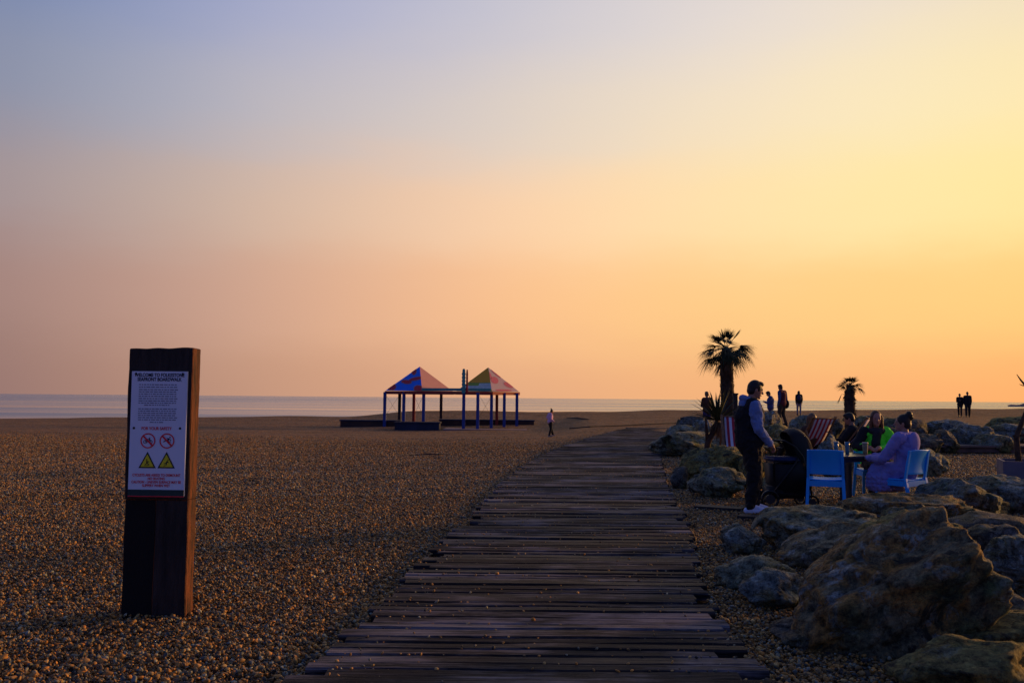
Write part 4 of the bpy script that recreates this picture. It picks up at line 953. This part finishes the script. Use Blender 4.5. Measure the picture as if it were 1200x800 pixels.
# ---------------------------------------------------------------- pushchair
M_bk = mat('black_buggy_fabric', (.012, .012, .015), rough=.75, bump=.003, bscale=60); M_bkm = mat('black_buggy_frame', (.01, .01, .012), rough=.3); M_nv = mat('navy_blanket', (.02, .035, .12), rough=.9)
bgp = Vector((D(921, 470, 13.1).x, 13.1, 0)); bg_ = thing('pushchair', 'black pushchair with raised hood held by the standing man', 'pushchair', bgp, 0)
# local x: + is away from the man (front of buggy to the right)
bm = bmesh.new(); rows = []
for i in range(13):       # hood: quarter shell of bows
    a = R(-30 + 150 * i / 12); r_ = .26; cxh, czh = .09, .72
    rows.append([(cxh + r_ * math.cos(a) * (1 - .12 * s * s), .25 * s, czh + .42 * math.sin(a) * (1 - .18 * abs(s) ** 3)) for s in (-1, -.8, -.4, 0, .4, .8, 1)])
vs_ = [[bm.verts.new(p) for p in r_] for r_ in rows]
for a, c in zip(vs_, vs_[1:]):
    for k in range(6): bm.faces.new((a[k], a[k + 1], c[k + 1], c[k]))
for s in (0, -1):
    c0 = bm.verts.new((.09, -.25 if s == 0 else .25, .72))
    for a, c in zip(vs_, vs_[1:]): bm.faces.new((c0, a[s], c[s]))
hd = obj('hood', bm, M_bk, bg_, True); s_ = hd.modifiers.new('thick', 'SOLIDIFY'); s_.thickness = .012
bm = bmesh.new(); prof = [(-.27, .66), (-.25, .30), (-.10, .20), (.18, .20), (.30, .26), (.34, .78), (.26, .80), (.05, .60), (-.12, .62)]
ringL = [bm.verts.new((x, -.235, z)) for x, z in prof]; ringR = [bm.verts.new((x, .235, z)) for x, z in prof]; bm.faces.new(ringL); bm.faces.new(ringR[::-1])
for k in range(len(prof)): bm.faces.new((ringL[k], ringL[(k + 1) % len(prof)], ringR[(k + 1) % len(prof)], ringR[k]))
bmesh.ops.bevel(bm, geom=bm.edges[:], offset=.03, segments=2, affect='EDGES'); obj('seat', bm, M_bk, bg_, True)
bm = bmesh.new(); box(bm, -.30, .22, -.22, .22, .14, .30); bmesh.ops.bevel(bm, geom=bm.edges[:], offset=.03, segments=2, affect='EDGES'); obj('shopping_basket', bm, M_bk, bg_, True)
bm = bmesh.new(); box(bm, -.27, .20, -.245, .245, .655, .72); bmesh.ops.bevel(bm, geom=bm.edges[:], offset=.025, segments=3, affect='EDGES'); obj('blanket', bm, M_nv, bg_, True)
bm = bmesh.new()
for s in (-1, 1):
    tube(bm, [(-.33, .25 * s, .92), (-.24, .25 * s, .97), (-.10, .25 * s, .96), (.05, .25 * s, .88), (.16, .25 * s, .74), (.24, .25 * s, .45), (.28, .25 * s, .16)], .013, 8)
    tube(bm, [(.10, .25 * s, .72), (-.12, .25 * s, .42), (-.32, .25 * s, .15)], .013, 8)
tube(bm, [(-.33, -.25, .92), (-.35, -.15, .925), (-.35, .15, .925), (-.33, .25, .92)], .016, 8); obj('handle_frame', bm, M_bkm, bg_)
for (x, r_) in ((-.32, .135), (.28, .10)):
    for s in (-1, 1):
        bm = bmesh.new(); pts = [(x + r_ * .85 * math.cos(2 * math.pi * k / 20), .27 * s, r_ + r_ * .85 * math.sin(2 * math.pi * k / 20)) for k in range(21)]
        tube(bm, pts, r_ * .15, 8); w_ = obj('wheel', bm, M_bkm, bg_)
        bm = bmesh.new(); tube(bm, [(x, .255 * s, r_), (x, .285 * s, r_)], r_ * .5, 12); obj('hub', bm, mat('grey_hub', (.03, .03, .032), rough=.5), w_)
bm = bmesh.new(); ell(bm, Vector((0, 0, 0)), (.075, .05, .04)); ob = obj('food_box', bm, mat('yellow_food_box', (.75, .42, .05), (.6, .3, .04), 20, .5), None, True); ob.location = (bgp.x - .23, 12.93, .90)
tag(ob, 'small yellow bundle resting on the pushchair handle tray', 'bundle')
bm = bmesh.new(); box(bm, -.33, -.12, -.245, .245, .85, .862); obj('handle_tray', bm, M_bk, bg_)

# ---------------------------------------------------------------- people
M_skin = mat('skin_tone', (.42, .22, .15), (.36, .18, .12), 20, .55)
def remesh(o, vox, sm_=2):
    r_ = o.modifiers.new('remesh', 'REMESH'); r_.mode = 'VOXEL'; r_.voxel_size = vox; r_.use_smooth_shade = True
    if sm_: s_ = o.modifiers.new('smooth', 'SMOOTH'); s_.iterations = sm_; s_.factor = .5
FOLD = bpy.data.textures.new('folds', 'STUCCI'); FOLD.noise_scale = .11; FOLD.turbulence = 6
FOLD2 = bpy.data.textures.new('creases', 'MARBLE'); FOLD2.noise_scale = .13; FOLD2.turbulence = 9
def folds(o):
    for t_, k in ((FOLD2, .020), (FOLD, .010)):
        d_ = o.modifiers.new('folds', 'DISPLACE'); d_.texture = t_; d_.strength = k; d_.mid_level = .5; d_.texture_coords = 'LOCAL'
STAND = dict(pelvis=(0, 0, .95), waist=(0, .01, 1.10), chest=(0, .0, 1.30), neck=(0, -.01, 1.47), head=(0, .03, 1.64),
  shL=(-.18, -.01, 1.42), elL=(-.215, -.04, 1.13), haL=(-.19, .06, .88), shR=(.18, -.01, 1.42), elR=(.215, -.04, 1.13), haR=(.19, .06, .88),
  hiL=(-.09, 0, .92), knL=(-.10, .03, .50), anL=(-.10, -.02, .09), toL=(-.12, .15, .04), hiR=(.09, 0, .92), knR=(.10, .03, .50), anR=(.10, -.02, .09), toR=(.12, .15, .04))
def person(loc, rz, height, label, pose=None, top=None, legs=None, shoe=None, hair=None, hairs='short', vox=.014, face=True, extra=None, long_coat=False, sleeve=None, look=0.0, tilt=0.0, bulk=1.0, skin=M_skin, fat=1.1):
    """faces +Y locally, origin at the feet. Every figure: one body mesh, clothes and hair as children."""
    s = height / 1.75; J = {k: Vector(v) for k, v in {**STAND, **(pose or {})}.items()}
    o = thing('person', label, 'person', loc, rz); o.scale = (s, s, s)
    hd = J['head']; HM = Matrix.Rotation(look, 3, 'Z') @ Matrix.Rotation(tilt, 3, 'X')
    def hp(x, y, z): return hd + HM @ Vector((x, y, z))
    bm = bmesh.new(); g = .94
    cone(bm, J['pelvis'] + Vector((-.05, 0, 0)), J['pelvis'] + Vector((.05, 0, 0)), .115 * g, .115 * g); cone(bm, J['pelvis'], J['waist'], .125 * g, .12 * g); cone(bm, J['waist'], J['chest'], .12 * g, .135 * g)
    cone(bm, J['shL'].lerp(J['shR'], .14), J['shR'].lerp(J['shL'], .14), .075, .075); cone(bm, J['chest'], J['neck'], .12 * g, .055); cone(bm, J['neck'], hp(0, -.02, -.06), .055, .052)
    ell(bm, hp(0, 0, 0), (.076, .096, .112), HM, 18); ell(bm, hp(0, .028, -.055), (.056, .066, .062), HM, 14)
    if face:
        cone(bm, hp(0, .092, .005), hp(0, .112, -.028), .010, .015, 8); ell(bm, hp(0, .088, -.062), (.022, .012, .009), HM, 8); ell(bm, hp(0, .078, -.098), (.024, .02, .018), HM, 8)
        for q in (-1, 1): ell(bm, hp(.077 * q, -.008, -.01), (.010, .020, .032), HM, 8); ell(bm, hp(.03 * q, .084, .022), (.022, .010, .008), HM, 8)
    for q, sx in (('L', -1), ('R', 1)):
        sh, el_, ha = J['sh' + q], J['el' + q], J['ha' + q]
        cone(bm, sh, el_, .052, .041); cone(bm, el_, ha, .040, .026)
        d_ = (ha - el_).normalized(); sd_ = d_.cross(Vector((0, 0, 1))); sd_ = sd_.normalized() if sd_.length > .2 else Vector((0, 1, 0)); nn = sd_.cross(d_)
        palm_ = ha + d_ * .05; ell(bm, palm_, (.040, .040, .040), None, 10)
        cone(bm, ha, palm_ + d_ * .03, .024, .030, 8)
        curl = -nn if nn.z > 0 else nn
        for k, L in zip((-1.5, -.5, .5, 1.5), (.062, .075, .07, .055)):
            b0 = palm_ + d_ * .035 + sd_ * .018 * k; m0 = b0 + (d_ * .8 + curl * .3).normalized() * L * .55; cone(bm, b0, m0, .0095, .0085, 8); cone(bm, m0, m0 + (d_ * .4 + curl * .9).normalized() * L * .5, .0085, .007, 8)
        b0 = ha + d_ * .02 + sd_ * .028 * (-sx); m0 = b0 + (d_ * .6 - sd_ * sx * .7).normalized() * .04; cone(bm, b0, m0, .012, .010, 8); cone(bm, m0, m0 + (d_ + curl * .3).normalized() * .032, .010, .008, 8)
        hi, kn, an, to = J['hi' + q], J['kn' + q], J['an' + q], J['to' + q]
        cone(bm, hi, kn, .085, .056); cone(bm, kn, kn.lerp(an, .35), .056, .058); cone(bm, kn.lerp(an, .35), an, .058, .037); cone(bm, an + Vector((0, 0, -.03)), to, .038, .030)
    bd = obj('body', bm, skin, o, True); remesh(bd, vox * .8 if vox < .01 else vox, 1)
    if legs:
        bm = bmesh.new(); cone(bm, J['pelvis'] + Vector((-.055, 0, 0)), J['pelvis'] + Vector((.055, 0, 0)), .13, .13); cone(bm, J['pelvis'], J['waist'], .135, .125)
        for q in 'LR':
            hi, kn, an = J['hi' + q], J['kn' + q], J['an' + q]; cone(bm, hi, kn, .103 * bulk, .074 * bulk); cone(bm, kn, an.lerp(kn, .05), .074 * bulk, .060 * bulk)
        to_ = obj('trousers', bm, legs, o, True); remesh(to_, vox)
        if vox <= .012: folds(to_)
    if shoe:
        for q in 'LR':
            an, to = J['an' + q], J['to' + q]; f = (to - an); f.z = 0; f = f.normalized(); bm = bmesh.new(); h0 = Vector((an.x, an.y, to.z))
            cone(bm, h0 - f * .04, to, .046, .044, 10); cone(bm, an + Vector((0, 0, .02)), h0 + f * .02, .050, .046, 10); cone(bm, an + f * .02, to + f * .02, .045, .036, 10)
            for v in bm.verts: v.co.z = max(v.co.z, to.z - .038)
            remesh(obj('shoe', bm, shoe, o, True), vox, 1)
    if top:
        for (nm, m_, sl) in ([('jacket', top, True)] if sleeve is None else [('sleeves', sleeve, 'only'), ('jacket', top, False)]):
            bm = bmesh.new(); gi = fat if sl != 'only' else .9
            cone(bm, J['pelvis'] + Vector((-.055, 0, .02)), J['pelvis'] + Vector((.055, 0, .02)), .142 * gi, .142 * gi); cone(bm, J['pelvis'], J['waist'], .150 * gi, .146 * gi); cone(bm, J['waist'], J['chest'], .148 * gi, .158 * gi)
            cone(bm, J['shL'].lerp(J['shR'], .10), J['shR'].lerp(J['shL'], .10), .088 * gi, .088 * gi); cone(bm, J['chest'], J['neck'] + Vector((0, 0, -.03)), .145 * gi, .075)
            if sl:
                for q in 'LR':
                    sh, el_, ha = J['sh' + q], J['el' + q], J['ha' + q]; cone(bm, sh, el_, .073 * bulk, .060 * bulk); cone(bm, el_, ha, .060 * bulk, .045 * bulk)
            if long_coat and sl != 'only':
                for t_ in (.06, .24, .42, .60, .80):
                    a_ = J['hiL'].lerp(J['knL'], t_); c_ = J['hiR'].lerp(J['knR'], t_)
                    cone(bm, a_ + Vector((-.02, 0, .01)), c_ + Vector((.02, 0, .01)), .125, .125)
                    ox = .115 if t_ > .2 else .02
                    for dz in ((.07, .14, .20) if t_ > .2 else (.05,)): cone(bm, a_ + Vector((-ox, .03, -dz)), c_ + Vector((ox, .03, -dz)), .078, .078)
                cone(bm, J['hiL'].lerp(J['hiR'], .5), J['knL'].lerp(J['knR'], .5) * .85 + J['pelvis'] * .15, .14, .12)
            jo = obj(nm, bm, m_, o, True); remesh(jo, vox)
            if vox <= .012: folds(jo)
    if hair:
        bm = bmesh.new()
        if hairs == 'short':
            ell(bm, hp(0, -.012, .022), (.086, .102, .108), HM, 18); ell(bm, hp(0, -.045, -.02), (.078, .066, .075), HM, 12); ell(bm, hp(.0, .045, .088), (.06, .058, .035), HM, 12)
        elif hairs == 'bun':
            ell(bm, hp(0, -.015, .02), (.086, .102, .108), HM, 18); ell(bm, hp(0, -.05, -.02), (.08, .07, .08), HM, 12); ell(bm, hp(0, -.085, .115), (.052, .05, .055), HM, 12); ell(bm, hp(0, -.105, .075), (.04, .04, .04), HM, 10)
            for k in range(22): a = k * 2.4; cone(bm, hp(0, -.09, .11), hp(.07 * math.cos(a), -.1 + .06 * math.sin(a), .12 + .05 * math.sin(a * 1.7)), .01, .003, 6)
        elif hairs == 'long':
            ell(bm, hp(0, -.02, .02), (.088, .098, .108), HM, 18); ell(bm, hp(0, -.05, -.08), (.085, .06, .14), HM, 14)
            for q in (-1, 1): cone(bm, hp(.07 * q, .02, .03), hp(.088 * q, .02, -.17), .03, .026, 8)
        elif hairs == 'tuft':
            ell(bm, hp(0, -.012, .022), (.086, .102, .108), HM, 18); cone(bm, hp(0, 0, .1), hp(-.0, -.07, .2), .06, .03, 8)
        remesh(obj('hair', bm, hair, o, True), min(vox, .012), 1)
    if extra: extra(o, J, hp, HM, vox)
    return o
def cloth(n_, c, c2=None, r_=.9): return mat(n_, c, c2, 9, r_, .006, 14)
M_hair = mat('dark_brown_hair', (.018, .011, .008), (.01, .006, .005), 60, .5, .004, 120); M_auburn = mat('auburn_hair', (.16, .06, .02), (.09, .03, .012), 50, .5, .004, 90)
M_eye = mat('dark_eye', (.01, .008, .008), rough=.2); M_lip = mat('lip_colour', (.32, .08, .07), rough=.5)
def eyes(o, hp, HM, smile=False):
    for q in (-1, 1): bm = bmesh.new(); ell(bm, hp(.030 * q, .0885, .008), (.011, .006, .006), HM, 10); obj('eye', bm, M_eye, o, True)
    bm = bmesh.new(); ell(bm, hp(0, .0985, -.062), (.024 if smile else .019, .004, .0055), HM, 10); obj('mouth', bm, M_lip, o, True)

# standing man with the pushchair (profile, facing right)
M_gilet = cloth('black_gilet', (.010, .010, .013)); M_hood = cloth('light_blue_hoodie', (.17, .25, .50), (.13, .20, .42)); M_blackt = cloth('black_trousers', (.008, .008, .010)); M_train = mat('pale_trainer', (.7, .78, .95), (.6, .68, .9), 30, .5)
def man_extra(o, J, hp, HM, vox):
    bm = bmesh.new(); nk = J['neck']
    for k in range(18):
        a = 2 * math.pi * k / 18; c = 2 * math.pi * (k + 1) / 18
        P_ = lambda t_: nk + Vector((.088 * math.cos(t_), -.022 + .088 * math.sin(t_), .022 + .028 * -math.sin(t_)))
        cone(bm, P_(a), P_(c), .034 + .016 * max(0, -math.sin(a)), .034 + .016 * max(0, -math.sin(c)), 8)
    ell(bm, nk + Vector((0, -.105, -.03)), (.10, .055, .075)); remesh(obj('hood', bm, M_hood, o, True), vox, 1); eyes(o, hp, HM)
    bm = bmesh.new()
    tube(bm, [J['chest'] + Vector((.02, .165, .14)), J['chest'] + Vector((.02, .172, 0)), J['waist'] + Vector((.02, .158, 0))], .006, 6); obj('zip', bm, M_screw, o)
mp_ = G(877, 600); man_pose = dict(head=(0, .075, 1.635), neck=(0, .01, 1.47), chest=(0, -.01, 1.29), waist=(0, -.02, 1.1),
  shR=(.18, .0, 1.41), elR=(.235, .03, 1.12), haR=(.17, .20, .93), shL=(-.18, .0, 1.41), elL=(-.23, .03, 1.13), haL=(-.15, .25, 1.00),
  knR=(.10, .02, .50), anR=(.10, -.045, .09), toR=(.11, .135, .04), knL=(-.10, .10, .50), anL=(-.10, .07, .09), toL=(-.11, .24, .04))
person((mp_.x + .02, mp_.y - .05, 0), R(-86), 1.80, 'man in black gilet and pale blue hoodie standing in profile at the pushchair', man_pose, M_gilet, M_blackt, M_train, M_hair, 'short', .008, extra=man_extra, sleeve=M_hood, tilt=R(-14), bulk=1.28, fat=1.28)

# seated people; the seat height is .45
def seated(lean=0.0, kx=.11, reach=None, feet=.42):
    d = dict(pelvis=(0, -.02, .56), waist=(0, -.03 + lean * .3, .70), chest=(0, -.02 + lean * .8, .90), neck=(0, .0 + lean * 1.3, 1.07), head=(0, .04 + lean * 1.6, 1.24),
      shL=(-.18, -.01 + lean * 1.2, 1.02), shR=(.18, -.01 + lean * 1.2, 1.02), hiL=(-.09, .02, .54), hiR=(.09, .02, .54), knL=(-kx, .42, .52), knR=(kx, .42, .52),
      anL=(-kx, feet, .09), anR=(kx, feet, .09), toL=(-kx, feet + .16, .04), toR=(kx, feet + .16, .04), elL=(-.25, .10, .78), elR=(.25, .10, .78), haL=(-.12, .34, .78), haR=(.12, .34, .78))
    if reach: d.update(reach)
    return d
M_hiv = cloth('fluorescent_green_jacket', (.12, 1, .04), (.10, .92, .04)); M_scarf = cloth('dark_grey_scarf', (.03, .03, .036), (.015, .015, .02)); M_lilac = cloth('lilac_raincoat', (.30, .26, .58), (.24, .21, .50)); M_drk = cloth('dark_clothes', (.012, .012, .016))
def hiv_extra(o, J, hp, HM, vox):
    bm = bmesh.new(); nk = J['neck']
    for k in range(14):
        a = 2 * math.pi * k / 14; c = 2 * math.pi * (k + 1) / 14; P_ = lambda t_: nk + Vector((.10 * math.cos(t_), .01 + .09 * math.sin(t_), -.02))
        cone(bm, P_(a), P_(c), .052, .052, 8)
    cone(bm, nk + Vector((0, .10, -.05)), J['chest'] + Vector((.02, .14, -.05)), .07, .06); cone(bm, J['chest'] + Vector((.02, .13, -.02)), J['waist'] + Vector((.0, .12, 0)), .07, .08); remesh(obj('scarf', bm, M_scarf, o, True), vox, 1); eyes(o, hp, HM, True)
    bm = bmesh.new(); cone(bm, J['shR'] + Vector((-.02, .015, .02)), J['elR'] + Vector((0, .01, .02)), .086, .072); cone(bm, J['elR'] + Vector((0, .01, .01)), J['haR'], .072, .054); remesh(obj('dark_sleeve', bm, M_drk, o, True), vox, 1)
M_pskin = mat('warm_skin_tone', (.46, .22, .15), (.40, .18, .12), 20, .55)
person((CH3.x, CH3.y - .02, 0), CH3R, 1.78, 'smiling woman in fluorescent green jacket and dark scarf sitting behind the table', seated(.05, reach=dict(haL=(.02, .40, .80), haR=(.20, .36, .80), elR=(.30, .10, .80), elL=(-.27, .14, .80))), M_hiv, M_drk, M_drk, M_auburn, 'long', .010, extra=hiv_extra, skin=M_pskin, bulk=1.08, tilt=R(-4))
def lil_extra(o, J, hp, HM, vox):
    bm = bmesh.new(); nk = J['neck']; ell(bm, nk + Vector((0, -.14, -.10)), (.12, .055, .15)); cone(bm, nk + Vector((-.09, -.05, -.02)), nk + Vector((.09, -.05, -.02)), .055, .055)
    remesh(obj('coat_hood', bm, M_lilac, o, True), vox, 1); eyes(o, hp, HM)
person((CH2.x + .03, CH2.y - .01, 0), CH2R, 1.74, 'woman with dark hair bun in a lilac raincoat sitting on the blue chair', seated(-.02, reach=dict(haL=(-.10, .50, .72), haR=(.05, .50, .74), elL=(-.27, .15, .72))), M_lilac, M_drk, M_drk, M_hair, 'bun', .010, extra=lil_extra, long_coat=True, bulk=1.10, fat=1.06, look=R(32))
# deckchair people: reclined
recl = dict(pelvis=(0, .10, .40), waist=(0, .0, .50), chest=(0, -.13, .68), neck=(0, -.22, .86), head=(0, -.20, 1.05), shL=(-.18, -.19, .82), shR=(.18, -.19, .82), elL=(-.25, -.02, .60), elR=(.25, -.02, .60), haL=(-.10, .15, .58), haR=(.10, .15, .58),
  hiL=(-.09, .16, .40), hiR=(.09, .16, .40), knL=(-.11, .58, .50), knR=(.11, .58, .50), anL=(-.11, .80, .11), anR=(.11, .80, .11), toL=(-.11, .94, .05), toR=(.11, .94, .05))
person(dC + Vector((-.14, -.03, .02)), dCr, 1.84, 'dark haired man in black reclining in the lilac deckchair', {**recl, 'head': (0, -.13, 1.04), 'neck': (0, -.18, .87)}, M_drk, M_drk, M_drk, M_hair, 'short', .014, tilt=R(-18))
M_blonde = mat('light_brown_hair', (.22, .12, .05), (.14, .07, .03), 50, .5)
person(dB + Vector((-.10, .14, 0)), R(20), 1.84, 'light brown haired person sitting in the striped deckchair', recl, cloth('brown_cardigan', (.10, .05, .03)), M_drk, M_drk, M_blonde, 'long', .014)

# people further off
M_brown = cloth('brown_coat', (.10, .045, .025), (.07, .03, .02)); M_purp = cloth('purple_blue_trousers', (.06, .05, .14)); M_blu = cloth('blue_jumper', (.05, .08, .22)); M_mar = cloth('maroon_jacket', (.13, .02, .03)); M_khaki = cloth('khaki_trousers', (.06, .045, .03))
M_lt = cloth('light_trousers', (.30, .26, .26)); M_shoe = mat('dark_shoe', (.02, .018, .018), rough=.7)
person(AT(828.5, 36), R(15), 1.66, 'person in brown coat and purple trousers standing left of the tall palm', dict(elL=(-.21, .06, 1.15), haL=(-.08, .20, 1.12), elR=(.21, .06, 1.15), haR=(.08, .2, 1.1)), M_brown, M_purp, M_shoe, M_blonde, 'short', .02)
person(AT(903, 37), R(70), 1.52, 'boy in blue jumper with bowed head standing beside the man in maroon', dict(elR=(.2, .08, 1.15), haR=(.1, .26, 1.22), elL=(-.2, .08, 1.15), haL=(-.08, .26, 1.22), head=(0, .10, 1.61), neck=(0, .03, 1.46)), M_blu, M_purp, M_shoe, M_hair, 'short', .02, tilt=R(-25))
def bag_extra(o, J, hp, HM, vox):
    bm = bmesh.new(); ell(bm, J['pelvis'] + Vector((.24, -.02, -.02)), (.07, .15, .20)); obj('shoulder_bag', bm, M_drk, o, True)
person(AT(916.5, 38), R(35), 1.76, 'tall man in maroon jacket with blue sleeve among the far rocks', dict(head=(-.03, .06, 1.63), knL=(-.13, .06, .5), anR=(.12, -.12, .10)), M_mar, M_khaki, M_shoe, M_hair, 'short', .02, sleeve=M_blu, extra=bag_extra, tilt=R(-15), bulk=1.1)
def pack_extra(o, J, hp, HM, vox):
    bm = bmesh.new(); ell(bm, J['chest'] + Vector((0, -.17, -.06)), (.15, .10, .22)); obj('backpack', bm, mat('dark_blue_backpack', (.02, .03, .08), rough=.8), o, True)
person(AT(936.3, 60), R(-10), 1.62, 'small distant walker with backpack and pale trousers right of the maroon man', dict(knL=(-.1, .08, .5), anL=(-.1, .1, .1)), M_drk, M_lt, M_shoe, M_hair, 'long', .02, extra=pack_extra)
stride = dict(knL=(-.10, .20, .52), anL=(-.10, .26, .09), toL=(-.11, .42, .05), knR=(.10, .0, .49), anR=(.10, -.30, .14), toR=(.11, -.17, .04))
stride2 = dict(knR=(.10, .16, .52), anR=(.10, .18, .09), toR=(.11, .34, .05), knL=(-.10, .0, .49), anL=(-.10, -.22, .12), toL=(-.11, -.08, .04))
person(GT(1125.2, 488.3), R(150), 1.62, 'shorter walker of the distant couple, in dark coat', {**stride, 'elR': (.2, .02, 1.15), 'haR': (.02, .17, 1.22)}, M_drk, M_drk, M_shoe, M_hair, 'short', .02, long_coat=False)
person(GT(1134.3, 488.6), R(155), 1.76, 'taller walker of the distant couple, with backpack', {**stride2, 'elR': (.26, .0, 1.15)}, M_drk, M_drk, M_shoe, M_hair, 'short', .02, extra=pack_extra, bulk=1.15)
M_pinkt = cloth('pale_lilac_top', (.80, .50, .66), (.7, .42, .56)); M_tan = mat('sandy_hair', (.30, .18, .08), rough=.8)
person(GT(644.5, 511.5), R(-68), 1.22, 'child in lilac top and black trousers running on the shingle', dict(head=(0, .12, 1.60), neck=(0, .05, 1.44), chest=(0, .03, 1.28), knL=(-.1, .12, .52), anL=(-.1, .26, .12), toL=(-.1, .4, .08), anR=(.1, -.10, .09), knR=(.1, .02, .5), elL=(-.22, -.1, 1.2), haL=(-.2, .1, 1.05), haR=(.2, .15, 1.0)), M_pinkt, M_blackt, M_lt, M_hair, 'tuft', .016, bulk=1.15)
